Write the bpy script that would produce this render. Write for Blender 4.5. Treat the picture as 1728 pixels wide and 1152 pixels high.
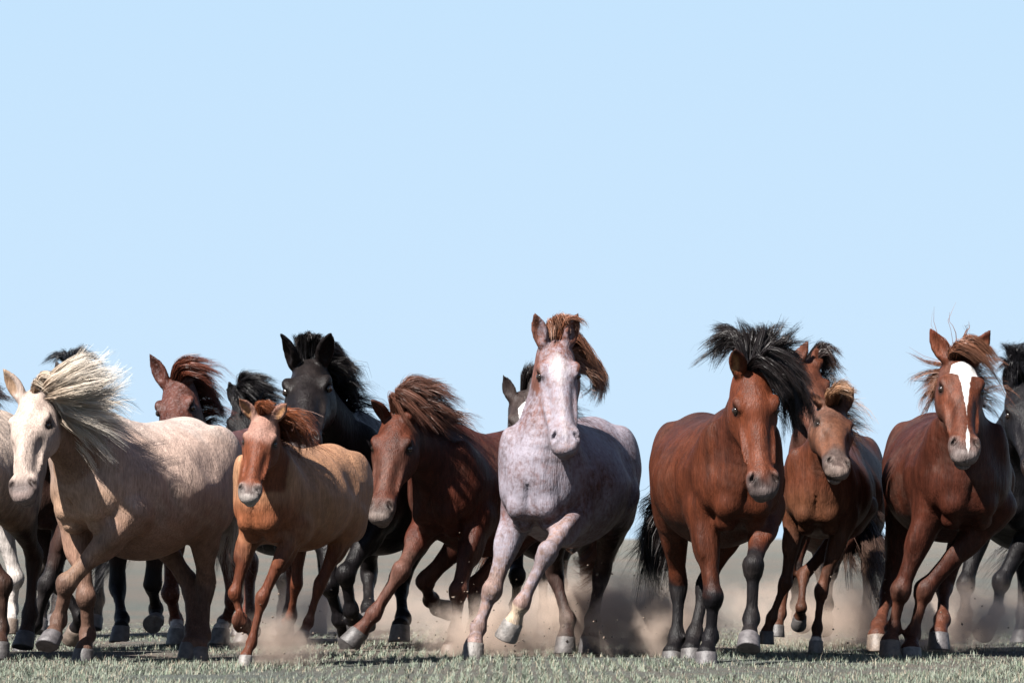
import bpy, math, random
import numpy as np
from mathutils import Vector

for _o in list(bpy.data.objects):
    bpy.data.objects.remove(_o)
scene = bpy.context.scene
COL = scene.collection

# ------------------------------------------------------------------ camera, sky, sun, exposure
FPX, CX, HY, CAMH = 7200.0, 864.0, 908.0, 0.62      # focal length and horizon in photo pixels, eye height in metres
cam_data = bpy.data.cameras.new("camera")
cam = bpy.data.objects.new("camera", cam_data)
COL.objects.link(cam)
cam.location = (0, 0, CAMH)
cam.rotation_euler = (math.radians(90), 0, 0)
cam_data.sensor_width = 36.0
cam_data.lens = 36.0 * FPX / 1728.0
cam_data.shift_y = (HY - 576.0) / 1728.0
cam_data.clip_start = 0.5
cam_data.clip_end = 9000
cam_data.dof.use_dof = True
cam_data.dof.focus_distance = 22.3
cam_data.dof.aperture_fstop = 7.0
scene.camera = cam

SKY_LOW, SKY_TOP = (2.80, 3.66, 4.50), (2.52, 3.49, 4.44)     # pale blue at the horizon and higher up
SUN_EL, SUN_AZ = 48.0, -38.0        # azimuth: 0 = from behind the camera, negative = from the left
world = bpy.data.worlds.new("World")
scene.world = world
world.use_nodes = True
wn, wl = world.node_tree.nodes, world.node_tree.links
wn.clear()
w_out = wn.new("ShaderNodeOutputWorld")
w_bg = wn.new("ShaderNodeBackground")
w_sky = wn.new("ShaderNodeTexSky")
w_sky.sky_type = 'NISHITA'
w_sky.sun_disc = False
w_sky.sun_elevation = math.radians(SUN_EL)
sun_dir = Vector((math.sin(math.radians(SUN_AZ)) * math.cos(math.radians(SUN_EL)),
                  -math.cos(math.radians(SUN_AZ)) * math.cos(math.radians(SUN_EL)),
                  math.sin(math.radians(SUN_EL))))       # towards the sun
w_sky.sun_rotation = math.atan2(sun_dir.x, sun_dir.y)
w_sky.altitude = 3000
w_sky.air_density = 1.0
w_sky.dust_density = 0.0
w_sky.ozone_density = 6.0
w_bg.inputs["Strength"].default_value = 0.052
# pale dusty summer sky: the physical sky, washed out to one pale blue towards the horizon
w_gain = wn.new("ShaderNodeMix"); w_gain.data_type = 'RGBA'; w_gain.blend_type = 'MULTIPLY'
w_gain.inputs[0].default_value = 1.0
wl.new(w_sky.outputs[0], w_gain.inputs[6]); w_gain.inputs[7].default_value = (1.36, 0.97, 0.73, 1)
w_clip = wn.new("ShaderNodeMix"); w_clip.data_type = 'RGBA'; w_clip.blend_type = 'DARKEN'
w_clip.inputs[0].default_value = 1.0
wl.new(w_gain.outputs[2], w_clip.inputs[6])
w_tc = wn.new("ShaderNodeTexCoord"); w_sep = wn.new("ShaderNodeSeparateXYZ"); wl.new(w_tc.outputs["Generated"], w_sep.inputs[0])
w_ramp = wn.new("ShaderNodeValToRGB"); wl.new(w_sep.outputs[2], w_ramp.inputs[0])
w_ramp.color_ramp.elements[0].position = 0.0; w_ramp.color_ramp.elements[0].color = SKY_LOW + (1,)
w_ramp.color_ramp.elements[1].position = 0.13; w_ramp.color_ramp.elements[1].color = SKY_TOP + (1,)
wl.new(w_ramp.outputs[0], w_clip.inputs[7])
wl.new(w_clip.outputs[2], w_bg.inputs[0])
wl.new(w_bg.outputs[0], w_out.inputs[0])

sun_data = bpy.data.lights.new("sun", 'SUN')
sun_data.energy = 5.0
sun_data.angle = math.radians(0.5)
sun_data.color = (1.0, 0.955, 0.90)
sun = bpy.data.objects.new("sun", sun_data)
COL.objects.link(sun)
sun.rotation_euler = sun_dir.to_track_quat('Z', 'Y').to_euler()

scene.view_settings.view_transform = 'Standard'
scene.view_settings.look = 'None'
scene.view_settings.exposure = 2.1
scene.view_settings.gamma = 1.0
scene.view_settings.use_curve_mapping = False
scene.cycles.use_denoising = True
scene.cycles.max_bounces = 6
scene.cycles.diffuse_bounces = 2
scene.cycles.volume_bounces = 1
scene.cycles.volume_step_rate = 2.0

# ------------------------------------------------------------------ small maths
def V(*a):
    return np.array(a, float)

def nrm(v):
    v = np.asarray(v, float)
    return v / max(1e-9, np.linalg.norm(v))

def at(px, py, Y):
    "the point at depth Y metres that the photo shows at pixel px, py"
    return V((px - CX) / FPX * Y, Y, CAMH + (HY - py) / FPX * Y)

def reach(P0, L, px, py, near=True):
    "the point on the sight line of a pixel that lies L metres from P0"
    O = V(0, 0, CAMH); d = at(px, py, 1.0) - O
    r = O - P0
    a = d @ d; b = 2 * (r @ d); c = r @ r - L * L
    D = b * b - 4 * a * c
    if D < 0:
        return O + d * (-b / (2 * a))
    s = math.sqrt(D)
    return O + d * ((-b - s) / (2 * a) if near else (-b + s) / (2 * a))

# ------------------------------------------------------------------ implicit surfaces and their mesh
def catmull(rows, n):
    rows = np.asarray(rows, float); m = len(rows)
    out = []
    for i in range(m - 1):
        p0 = rows[max(i - 1, 0)]; p1 = rows[i]; p2 = rows[i + 1]; p3 = rows[min(i + 2, m - 1)]
        for j in range(n):
            t = j / n
            out.append(0.5 * ((2 * p1) + (-p0 + p2) * t + (2 * p0 - 5 * p1 + 4 * p2 - p3) * t * t + (-p0 + 3 * p1 - 3 * p2 + p3) * t ** 3))
    out.append(rows[-1])
    return np.array(out)

class Field:
    def __init__(self, lo, hi, h):
        self.h = h; self.lo = np.array(lo, float)
        self.n = np.ceil((np.array(hi) - self.lo) / h).astype(int) + 1
        self.f = np.full(self.n, 1.0, np.float32)
        self.g = np.zeros(self.n, np.int8)
        self.best = np.full(self.n, 1.0, np.float32)

    def block(self, lo, hi):
        a = np.clip(np.floor((lo - self.lo) / self.h).astype(int), 0, self.n)
        b = np.clip(np.ceil((hi - self.lo) / self.h).astype(int) + 1, 0, self.n)
        return tuple(slice(int(x), int(y)) for x, y in zip(a, b))

    def pts(self, sl):
        ax = [(self.lo[i] + self.h * np.arange(sl[i].start, sl[i].stop)).astype(np.float32) for i in range(3)]
        return np.meshgrid(*ax, indexing='ij')

    def mix(self, sl, d, k, grp):
        f = self.f[sl]
        if grp is not None:
            b = self.best[sl]; m = d < b
            b[m] = d[m]; self.g[sl][m] = grp
        if k > 0:
            hh = np.clip(0.5 + 0.5 * (f - d) / k, 0, 1)
            self.f[sl] = f * (1 - hh) + d * hh - k * hh * (1 - hh)
        else:
            self.f[sl] = np.minimum(f, d)

    def cut(self, sl, d, k):
        f = self.f[sl]; d = -d
        hh = np.clip(0.5 - 0.5 * (f - d) / k, 0, 1)
        self.f[sl] = f * (1 - hh) + d * hh + k * hh * (1 - hh)

    def seg_dist(self, X, Y, Z, A, B):
        # A, B: station dicts -> c, side, up, a, bp, bm, cap, pinch
        ab = B['c'] - A['c']; L2 = max(1e-9, ab @ ab)
        rx, ry, rz = X - A['c'][0], Y - A['c'][1], Z - A['c'][2]
        t = np.clip((rx * ab[0] + ry * ab[1] + rz * ab[2]) / L2, 0, 1)
        rx = rx - t * ab[0]; ry = ry - t * ab[1]; rz = rz - t * ab[2]
        def lerp(key):
            return A[key] + (B[key] - A[key]) * t
        sd = nrm(A['side'] + B['side']); up = nrm(A['up'] + B['up'])
        ax = np.cross(sd, up)
        u = rx * sd[0] + ry * sd[1] + rz * sd[2]
        v = rx * up[0] + ry * up[1] + rz * up[2]
        w = rx * ax[0] + ry * ax[1] + rz * ax[2]
        b = np.where(v > 0, lerp('bp'), lerp('bm')); a = lerp('a'); c = lerp('cap')
        p = lerp('pinch')
        a = a * (1 - p * np.clip(v / b, 0, 1))
        k0 = np.sqrt((u / a) ** 2 + (v / b) ** 2 + (w / c) ** 2)
        k1 = np.sqrt((u / a ** 2) ** 2 + (v / b ** 2) ** 2 + (w / c ** 2) ** 2)
        return k0 * (k0 - 1) / np.maximum(k1, 1e-6)

    def loft(self, st, k=0.03, grp=None):
        R = max(max(s['a'], s['bp'], s['bm'], s['cap']) for s in st)
        C = np.array([s['c'] for s in st])
        m = R + k + 2 * self.h
        sl = self.block(C.min(0) - m, C.max(0) + m)
        if any(s.stop <= s.start for s in sl):
            return
        d = np.full(tuple(s.stop - s.start for s in sl), 1.0, np.float32)
        for A, B in zip(st[:-1], st[1:]):
            r = max(A['a'], B['a'], A['bp'], B['bp'], A['bm'], B['bm'], A['cap'], B['cap']) + k + 2 * self.h
            s2 = self.block(np.minimum(A['c'], B['c']) - r, np.maximum(A['c'], B['c']) + r)
            if any(s.stop <= s.start for s in s2):
                continue
            X, Y, Z = self.pts(s2)
            q = tuple(slice(s2[i].start - sl[i].start, s2[i].stop - sl[i].start) for i in range(3))
            d[q] = np.minimum(d[q], self.seg_dist(X, Y, Z, A, B))
        self.mix(sl, d, k, grp)

    def profile(self, O, ax, sd, up, rows, cap, k=0.03, grp=None):
        "a straight loft: rows of position along ax, half width, top, bottom, pinch"
        R = np.asarray(rows, float)
        pts = np.array([O + ax * r[0] + sd * s * r[1] + up * v for r in R for s in (-1, 1) for v in (r[2], r[3])])
        m = cap + k + 2 * self.h
        sl = self.block(pts.min(0) - m, pts.max(0) + m)
        X, Y, Z = self.pts(sl)
        X, Y, Z = X - O[0], Y - O[1], Z - O[2]
        t = X * ax[0] + Y * ax[1] + Z * ax[2]
        u = X * sd[0] + Y * sd[1] + Z * sd[2]
        v = X * up[0] + Y * up[1] + Z * up[2]
        tc = np.clip(t, R[0, 0], R[-1, 0])
        a, tp, bt, pi = (np.interp(tc, R[:, 0], R[:, i]).astype(np.float32) for i in (1, 2, 3, 4))
        b = (tp - bt) / 2; v = v - (tp + bt) / 2
        a = a * (1 - pi * np.clip(v / b, 0, 1))
        w = t - tc
        k0 = np.sqrt((u / a) ** 2 + (v / b) ** 2 + (w / cap) ** 2)
        k1 = np.sqrt((u / a ** 2) ** 2 + (v / b ** 2) ** 2 + (w / cap ** 2) ** 2)
        self.mix(sl, k0 * (k0 - 1) / np.maximum(k1, 1e-6), k, grp)

    def ell(self, c, axes, r, k=0.03, grp=None, cut=False):
        c = np.asarray(c, float); R = max(r) + k + 2 * self.h
        sl = self.block(c - R, c + R)
        if any(s.stop <= s.start for s in sl):
            return
        X, Y, Z = self.pts(sl)
        X, Y, Z = X - c[0], Y - c[1], Z - c[2]
        q = []
        for i in range(3):
            e = axes[i]
            q.append(X * e[0] + Y * e[1] + Z * e[2])
        k0 = np.sqrt(sum((q[i] / r[i]) ** 2 for i in range(3)))
        k1 = np.sqrt(sum((q[i] / r[i] ** 2) ** 2 for i in range(3)))
        d = k0 * (k0 - 1) / np.maximum(k1, 1e-6)
        if cut:
            self.cut(sl, d, k)
        else:
            self.mix(sl, d, k, grp)

    def mesh(self, smooth=2):
        f = self.f; ins = f < 0
        n = self.n
        cnt = np.zeros(n - 1, np.int8)
        for i in (0, 1):
            for j in (0, 1):
                for k in (0, 1):
                    cnt += ins[i:n[0] - 1 + i, j:n[1] - 1 + j, k:n[2] - 1 + k]
        act = (cnt > 0) & (cnt < 8)
        idx = np.full(n - 1, -1, np.int64)
        cells = np.argwhere(act)
        idx[act] = np.arange(len(cells))
        acc = np.zeros((len(cells), 3)); num = np.zeros(len(cells))
        ci, cj, ck = cells.T
        cor = [(i, j, k) for i in (0, 1) for j in (0, 1) for k in (0, 1)]
        for a in cor:
            for ax in range(3):
                if a[ax]:
                    continue
                b = list(a); b[ax] = 1
                fa = f[ci + a[0], cj + a[1], ck + a[2]]; fb = f[ci + b[0], cj + b[1], ck + b[2]]
                m = (fa < 0) != (fb < 0)
                t = np.where(m, fa / np.where(m, fa - fb, 1), 0)
                p = np.tile(np.array(a, float), (len(cells), 1)); p[:, ax] = t
                acc += p * m[:, None]; num += m
        verts = self.lo + self.h * (cells + acc / num[:, None])
        quads = []
        for ax in range(3):
            s0 = [slice(1, n[i] - 1) for i in range(3)]; s1 = list(s0)
            s0[ax] = slice(0, n[ax] - 1); s1[ax] = slice(1, n[ax])
            a, b = ins[tuple(s0)], ins[tuple(s1)]
            e = np.argwhere(a != b)
            if not len(e):
                continue
            sg = a[tuple(e.T)]
            off = np.ones(3, int); off[ax] = 0
            e = e + off
            u, v = (ax + 1) % 3, (ax + 2) % 3
            du = np.zeros(3, int); du[u] = 1; dv = np.zeros(3, int); dv[v] = 1
            q = np.stack([idx[tuple((e - du - dv).T)], idx[tuple((e - dv).T)], idx[tuple(e.T)], idx[tuple((e - du).T)]], 1)
            q[~sg] = q[~sg][:, ::-1]
            quads.append(q)
        quads = np.concatenate(quads)
        g = self.g[ci, cj, ck]
        verts = relax(verts, quads, smooth)
        return verts, quads, g

def edges_of(quads):
    e = np.concatenate([quads[:, [i, (i + 1) % 4]] for i in range(4)])
    return e

def relax(x, quads, it, lam=0.5):
    e = edges_of(quads); n = len(x)
    x = np.array(x, float); one = x.ndim == 1
    if one:
        x = x[:, None]
    cnt = np.bincount(e[:, 0], minlength=n) + np.bincount(e[:, 1], minlength=n)
    cnt = np.maximum(cnt, 1)
    for _ in range(it):
        s = np.stack([np.bincount(e[:, 0], x[e[:, 1], j], n) + np.bincount(e[:, 1], x[e[:, 0], j], n) for j in range(x.shape[1])], 1)
        x = x + lam * (s / cnt[:, None] - x)
    return x[:, 0] if one else x

def make_mesh(name, verts, faces, mat=None, smooth=True, tris=False):
    me = bpy.data.meshes.new(name)
    verts = np.asarray(verts, np.float32); faces = np.asarray(faces, np.int32)
    nv, nf, k = len(verts), len(faces), faces.shape[1]
    me.vertices.add(nv); me.vertices.foreach_set("co", verts.ravel())
    me.loops.add(nf * k); me.loops.foreach_set("vertex_index", faces.ravel())
    me.polygons.add(nf)
    me.polygons.foreach_set("loop_start", np.arange(0, nf * k, k, dtype=np.int32))
    me.polygons.foreach_set("loop_total", np.full(nf, k, np.int32))
    me.polygons.foreach_set("use_smooth", np.full(nf, smooth))
    me.update(calc_edges=True)
    if mat:
        me.materials.append(mat)
    return me

def put(name, me, parent=None, loc=None):
    o = bpy.data.objects.new(name, me)
    COL.objects.link(o)
    if parent is not None:
        o.parent = parent
    if loc is not None:
        o.location = loc
    return o

def attr(me, name, data, kind):
    a = me.attributes.new(name, kind, 'POINT')
    d = np.asarray(data, np.float32)
    if kind == 'FLOAT_COLOR':
        if d.shape[1] == 3:
            d = np.concatenate([d, np.ones((len(d), 1), np.float32)], 1)
        a.data.foreach_set("color", d.ravel())
    elif kind == 'FLOAT_VECTOR':
        a.data.foreach_set("vector", d.ravel())
    else:
        a.data.foreach_set("value", d.ravel())

def lin(c):
    "coat colour from sRGB; hair and hide are darker than they look in full sun"
    c = np.asarray(c, float) / 255.0
    return 0.39 * np.where(c <= 0.04045, c / 12.92, ((c + 0.055) / 1.055) ** 2.4)

# ------------------------------------------------------------------ materials
def new_mat(name):
    m = bpy.data.materials.new(name); m.use_nodes = True
    nt = m.node_tree
    b = nt.nodes.get("Principled BSDF")
    return m, nt, b

def node(nt, kind, **kw):
    n = nt.nodes.new(kind)
    for k, v in kw.items():
        if k in n.inputs.keys():
            n.inputs[k].default_value = v
        else:
            setattr(n, k, v)
    return n

def math_node(nt, op, a, b=None, clamp=False):
    n = nt.nodes.new("ShaderNodeMath"); n.operation = op; n.use_clamp = clamp
    for i, x in enumerate((a, b)):
        if x is None:
            continue
        if isinstance(x, (int, float)):
            n.inputs[i].default_value = x
        else:
            nt.links.new(x, n.inputs[i])
    return n.outputs[0]

def mix_col(nt, fac, a, b, blend='MIX'):
    n = nt.nodes.new("ShaderNodeMix"); n.data_type = 'RGBA'; n.blend_type = blend
    for i, x in ((0, fac), (6, a), (7, b)):
        if isinstance(x, (int, float)):
            n.inputs[i].default_value = x
        elif isinstance(x, (tuple, list, np.ndarray)):
            n.inputs[i].default_value = tuple(x)[:3] + (1,)
        else:
            nt.links.new(x, n.inputs[i])
    return n.outputs[2]

def ramp(nt, fac, stops, interp='LINEAR'):
    n = nt.nodes.new("ShaderNodeValToRGB"); cr = n.color_ramp; cr.interpolation = interp
    while len(cr.elements) < len(stops):
        cr.elements.new(0.5)
    for e, (p, c) in zip(cr.elements, stops):
        e.position = p
        e.color = (c, c, c, 1) if isinstance(c, (int, float)) else tuple(c)[:3] + (1,)
    nt.links.new(fac, n.inputs[0])
    return n.outputs[0]

def noise(nt, scale, detail=3, rough=0.55, vec=None, w=None):
    n = nt.nodes.new("ShaderNodeTexNoise")
    n.inputs["Scale"].default_value = scale; n.inputs["Detail"].default_value = detail
    n.inputs["Roughness"].default_value = rough
    if vec is None:
        tc = nt.nodes.get("obj_coord")
        if tc is None:
            tc = nt.nodes.new("ShaderNodeTexCoord"); tc.name = "obj_coord"
        vec = tc.outputs["Object"]
    nt.links.new(vec, n.inputs["Vector"])
    return n.outputs["Fac"]

def coat_material(name, blaze=None, fleck=None, dapple=0.25, rough=0.52, spec=0.10, streaky=1.0, dirty=0.18, blaze_col=(0.37, 0.36, 0.35)):
    m, nt, b = new_mat(name)
    a = node(nt, "ShaderNodeAttribute", attribute_name="coat")
    col = a.outputs["Color"]
    n1 = noise(nt, 5.0, 4)
    col = mix_col(nt, 1.0, col, ramp(nt, n1, [(0.3, 1 - dapple), (0.7, 1 + dapple)]), 'MULTIPLY')
    tc = nt.nodes.get("obj_coord")
    mp = nt.nodes.new("ShaderNodeMapping"); mp.inputs["Scale"].default_value = (1.0, 1.0, 0.16); mp.inputs["Rotation"].default_value = (0.25, 0.5, 0.0)
    nt.links.new(tc.outputs["Object"], mp.inputs[0])
    n2 = noise(nt, 120.0, 3, 0.7, mp.outputs[0])
    dirt = noise(nt, 3.2, 6, 0.7)
    col = mix_col(nt, math_node(nt, 'MULTIPLY', ramp(nt, dirt, [(0.5, 0.0), (0.75, 1.0)]), dirty), col, (0.13, 0.10, 0.082))
    streak = noise(nt, 22.0, 3, 0.6, mp.outputs[0])
    col = mix_col(nt, 1.0, col, ramp(nt, streak, [(0.3, 1 - 0.38 * streaky), (0.7, 1 + 0.28 * streaky)]), 'MULTIPLY')
    col = mix_col(nt, 1.0, col, ramp(nt, n2, [(0.3, 0.66), (0.7, 1.3)]), 'MULTIPLY')
    if fleck:
        fcol, lo, hi, sc = fleck
        w = node(nt, "ShaderNodeAttribute", attribute_name="fleck")
        n3 = noise(nt, sc, 6, 0.72)
        n3 = math_node(nt, 'ADD', n3, math_node(nt, 'MULTIPLY', math_node(nt, 'SUBTRACT', w.outputs["Fac"], 0.5), 0.6))
        col = mix_col(nt, ramp(nt, n3, [(lo, 0.0), (hi, 1.0)]), col, fcol)
    hc = node(nt, "ShaderNodeAttribute", attribute_name="hc")
    sp = nt.nodes.new("ShaderNodeSeparateXYZ"); nt.links.new(hc.outputs["Vector"], sp.inputs[0])
    if blaze:
        stops, edge, off, soft = blaze
        wv = ramp(nt, sp.outputs[0], [(t, w) for t, w in stops])
        nz = math_node(nt, 'ADD', math_node(nt, 'MULTIPLY', math_node(nt, 'SUBTRACT', noise(nt, 28.0, 4), 0.5), edge), math_node(nt, 'MULTIPLY', math_node(nt, 'SUBTRACT', n2, 0.5), 0.008))
        lat = math_node(nt, 'ABSOLUTE', math_node(nt, 'ADD', sp.outputs[1], off))
        d = math_node(nt, 'SUBTRACT', math_node(nt, 'ADD', wv, nz), lat)
        fac = math_node(nt, 'MULTIPLY', d, 1.0 / soft, True)
        # only on the front of the face
        frn = math_node(nt, 'MULTIPLY', math_node(nt, 'ADD', sp.outputs[2], 0.085), 60.0, True)
        on = node(nt, "ShaderNodeAttribute", attribute_name="onhead")
        fac = math_node(nt, 'MULTIPLY', math_node(nt, 'MULTIPLY', fac, frn), math_node(nt, 'GREATER_THAN', on.outputs["Fac"], 0.5))
        col = mix_col(nt, fac, col, blaze_col)
    nt.links.new(col, b.inputs["Base Color"])
    b.inputs["Roughness"].default_value = rough
    b.inputs["Specular IOR Level"].default_value = spec
    bp = nt.nodes.new("ShaderNodeBump"); bp.inputs["Strength"].default_value = 0.45; bp.inputs["Distance"].default_value = 0.015
    mq = nt.nodes.new("ShaderNodeMapping"); mq.inputs["Scale"].default_value = (1.0, 1.0, 0.45); mq.inputs["Rotation"].default_value = (0.3, -0.5, 0.2)
    nt.links.new(tc.outputs["Object"], mq.inputs[0])
    h0 = noise(nt, 10.0, 3, 0.5, mq.outputs[0])
    bq = nt.nodes.new("ShaderNodeBump"); bq.inputs["Strength"].default_value = 0.30; bq.inputs["Distance"].default_value = 0.035
    nt.links.new(h0, bq.inputs["Height"]); nt.links.new(bq.outputs[0], bp.inputs["Normal"])
    h1 = noise(nt, 30.0, 4, 0.6, mp.outputs[0]); h2 = noise(nt, 150.0, 2, 0.6, mp.outputs[0])
    nt.links.new(math_node(nt, 'ADD', h1, math_node(nt, 'MULTIPLY', h2, 0.6)), bp.inputs["Height"])
    nt.links.new(bp.outputs[0], b.inputs["Normal"])
    return m

def hair_material(name, rough=0.42):
    m, nt, b = new_mat(name)
    a = node(nt, "ShaderNodeAttribute", attribute_name="hair")
    nt.links.new(a.outputs["Color"], b.inputs["Base Color"])
    b.inputs["Roughness"].default_value = rough
    b.inputs["Specular IOR Level"].default_value = 0.22
    return m

HAIR = hair_material("horse_hair")
EYE, _nt, _b = new_mat("eye_wet_dark")
_b.inputs["Base Color"].default_value = (0.012, 0.008, 0.006, 1)
_b.inputs["Roughness"].default_value = 0.08

def hoof_material(name, c1, c2):
    m, nt, b = new_mat(name)
    n = noise(nt, 30, 4)
    col = mix_col(nt, ramp(nt, n, [(0.35, 0.0), (0.65, 1.0)]), c1, c2)
    nt.links.new(col, b.inputs["Base Color"])
    b.inputs["Roughness"].default_value = 0.6
    bp = nt.nodes.new("ShaderNodeBump"); bp.inputs["Strength"].default_value = 0.5; bp.inputs["Distance"].default_value = 0.006
    nt.links.new(noise(nt, 70, 4), bp.inputs["Height"]); nt.links.new(bp.outputs[0], b.inputs["Normal"])
    return m

HOOF = {'dark': hoof_material("hoof_dark", (0.02, 0.018, 0.018), (0.05, 0.045, 0.044)),
        'grey': hoof_material("hoof_grey", (0.028, 0.025, 0.026), (0.062, 0.056, 0.058)),
        'pale': hoof_material("hoof_pale", (0.055, 0.049, 0.045), (0.12, 0.108, 0.10)),
        'tan': hoof_material("hoof_tan", (0.045, 0.032, 0.024), (0.09, 0.066, 0.05))}

# ------------------------------------------------------------------ horses
def station(c, side, up, a, bp, bm, cap=None, pinch=0.0):
    return dict(c=np.asarray(c, float), side=nrm(side), up=nrm(up), a=a, bp=bp, bm=bm,
                cap=cap if cap is not None else min(a, bp, bm), pinch=pinch)

def ortho(u, t):
    t = nrm(t); u = np.asarray(u, float)
    return nrm(u - (u @ t) * t)

TRUNK = [  # x, zc, half width, up, down, pinch
    (-0.72, 1.07, 0.09, 0.09, 0.11, 0.1), (-0.62, 1.05, 0.185, 0.20, 0.20, 0.15), (-0.46, 1.03, 0.245, 0.285, 0.26, 0.15),
    (-0.25, 0.98, 0.285, 0.315, 0.285, 0.12), (-0.02, 0.95, 0.315, 0.325, 0.305, 0.12), (0.18, 0.95, 0.295, 0.340, 0.285, 0.25),
    (0.36, 0.97, 0.240, 0.355, 0.285, 0.5), (0.50, 0.955, 0.200, 0.29, 0.245, 0.4), (0.62, 0.93, 0.14, 0.18, 0.18, 0.2)]
HEADST = [  # t, half width, top, bottom, pinch
    (0.00, 0.072, -0.034, -0.165, 0.1), (0.12, 0.092, -0.004, -0.210, 0.1), (0.24, 0.108, 0.006, -0.240, 0.03), (0.35, 0.115, 0.007, -0.245, 0.03),
    (0.46, 0.098, 0.001, -0.230, 0.10), (0.58, 0.078, -0.006, -0.185, 0.20), (0.72, 0.066, -0.013, -0.150, 0.22),
    (0.86, 0.066, -0.018, -0.138, 0.08), (0.96, 0.056, -0.036, -0.130, 0.1)]
FORE = [  # bone, fraction, lateral, fore-aft front, fore-aft back
    (0, -0.10, 0.085, 0.11, 0.12), (0, 0.12, 0.076, 0.085, 0.10), (0, 0.40, 0.063, 0.066, 0.075), (0, 0.68, 0.045, 0.046, 0.049), (0, 0.86, 0.042, 0.043, 0.044),
    (1, 0.0, 0.055, 0.056, 0.050), (1, 0.14, 0.050, 0.049, 0.046), (1, 0.32, 0.034, 0.034, 0.042), (1, 0.75, 0.030, 0.031, 0.043), (1, 0.9, 0.040, 0.040, 0.052),
    (2, 0.0, 0.046, 0.045, 0.057), (2, 0.45, 0.034, 0.035, 0.039), (2, 0.8, 0.042, 0.044, 0.045), (2, 1.0, 0.050, 0.052, 0.050)]
HIND = [
    (0, -0.25, 0.10, 0.16, 0.16), (0, 0.1, 0.09, 0.12, 0.13), (0, 0.4, 0.066, 0.075, 0.088), (0, 0.75, 0.044, 0.046, 0.060),
    (1, 0.0, 0.049, 0.054, 0.072), (1, 0.15, 0.046, 0.047, 0.060), (1, 0.40, 0.033, 0.034, 0.043), (1, 0.78, 0.032, 0.033, 0.044), (1, 0.92, 0.042, 0.042, 0.054),
    (2, 0.0, 0.048, 0.046, 0.058), (2, 0.45, 0.038, 0.038, 0.042), (2, 0.8, 0.043, 0.045, 0.046), (2, 1.0, 0.051, 0.053, 0.051)]

def strands(guides, n, locks, seed, cols, thick=0.00125, depth=0.03, wild=0.03, segs=5, short=0.55, curl=0.0, lockw=0.5):
    """hair: guides is a list of polylines (k x 3, root first) side by side; strands are blended between neighbours"""
    rng = np.random.default_rng(seed)
    G = np.array([catmull(g, 8)[np.linspace(0, (len(g) - 1) * 8, 25).astype(int)] for g in guides])   # ng x 25 x 3
    ng = len(G)
    lk = rng.integers(0, locks, n)
    lu = (np.arange(locks) + rng.random(locks)) / locks
    s1 = np.linspace(0, 1, 25)[None, :]
    ur = lu[lk] + rng.normal(0, 1.2 / locks, n)
    ut = lu[lk] + rng.normal(0, 0.22 / locks, n)
    u = np.clip(ur[:, None] + (ut - ur)[:, None] * s1 ** 0.7, 0, 1) * (ng - 1)
    i = np.minimum(u.astype(int), max(ng - 2, 0)); fr = (u - i)[:, :, None]
    kk = np.arange(25)[None, :]
    P = G[i, kk] * (1 - fr) + G[np.minimum(i + 1, ng - 1), kk] * fr
    s = s1[:, :, None]
    lo = rng.normal(0, 1, (locks, 3)); lo2 = rng.normal(0, 1, (locks, 3)); lph = rng.random(locks) * 6.28
    spread = wild * 1.25 * (s ** 1.2)
    P = P + lo[lk][:, None, :] * spread + lo2[lk][:, None, :] * wild * 0.9 * s * np.sin(s * 4.5 + lph[lk][:, None, None])
    fly = (rng.random(n) < 0.14)[:, None, None]
    P = P + rng.normal(0, 1, (n, 1, 3)) * wild * lockw * (0.12 + 0.35 * s) * np.where(fly, 2.6, 1.0)
    P = P + rng.normal(0, 1, (n, 1, 3)) * wild * 0.25 * s * np.sin(s * 9 + rng.random((n, 1, 1)) * 6.28)
    P[:, :, 1] += rng.normal(0, 1, locks)[lk][:, None] * depth * np.minimum(1, 3 * s[:, :, 0])
    P = P + rng.normal(0, 1, (n, 1, 3)) * 0.006
    if curl:
        P = P + curl * s * np.sin(s * 14 + lph[lk][:, None, None]) * lo2[lk][:, None, :]
    frac = np.clip(short + (1 - short) * rng.random(n) ** 0.6, 0, 1.0)
    frac *= (0.6 + 0.4 * rng.random(locks))[lk]
    tt = np.linspace(0, 1, segs + 1)[None, :] * frac[:, None] * 24
    a = np.minimum(tt.astype(int), 23); f = (tt - a)[:, :, None]
    r = np.arange(n)[:, None]
    Q = P[r, a] * (1 - f) + P[r, a + 1] * f                                   # n x segs+1 x 3
    T = np.gradient(Q, axis=1); T /= np.maximum(1e-9, np.linalg.norm(T, axis=2, keepdims=True))
    rv = rng.normal(0, 1, (n, 1, 3)); A = np.cross(T, rv); A /= np.maximum(1e-9, np.linalg.norm(A, axis=2, keepdims=True))
    B = np.cross(T, A)
    w = thick * (0.6 + 0.8 * rng.random((n, 1))) * np.array([1 - 0.85 * (k / segs) ** 1.5 for k in range(segs + 1)])[None, :]
    ring = np.stack([Q + w[..., None] * 1.25 * z * A for z in (-1, 1)], 2)   # n, segs+1, 2, 3
    verts = ring.reshape(-1, 3)
    base = (np.arange(n) * (segs + 1) * 2)[:, None]
    k = np.arange(segs)[None, :] * 2
    fa = np.stack([base + k, base + k + 1, base + k + 3, base + k + 2], -1).reshape(-1, 4)
    c0, c1, c2 = [lin(c) for c in cols]                                     # root, middle, tip
    mixv = rng.random(locks)[lk][:, None] * 0.6 + rng.random((n, 1)) * 0.4
    sk = np.linspace(0, 1, segs + 1)[None, :, None] * frac[:, None, None]
    cc = c0 * (1 - np.minimum(1, sk * 2)) + c1 * (np.minimum(1, sk * 2) - np.maximum(0, sk * 2 - 1)) + c2 * np.maximum(0, sk * 2 - 1)
    cc = cc * (0.6 + 0.8 * mixv[:, :, None])
    col = np.repeat(cc.reshape(-1, 3), 2, axis=0)
    return verts, fa, col

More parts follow.
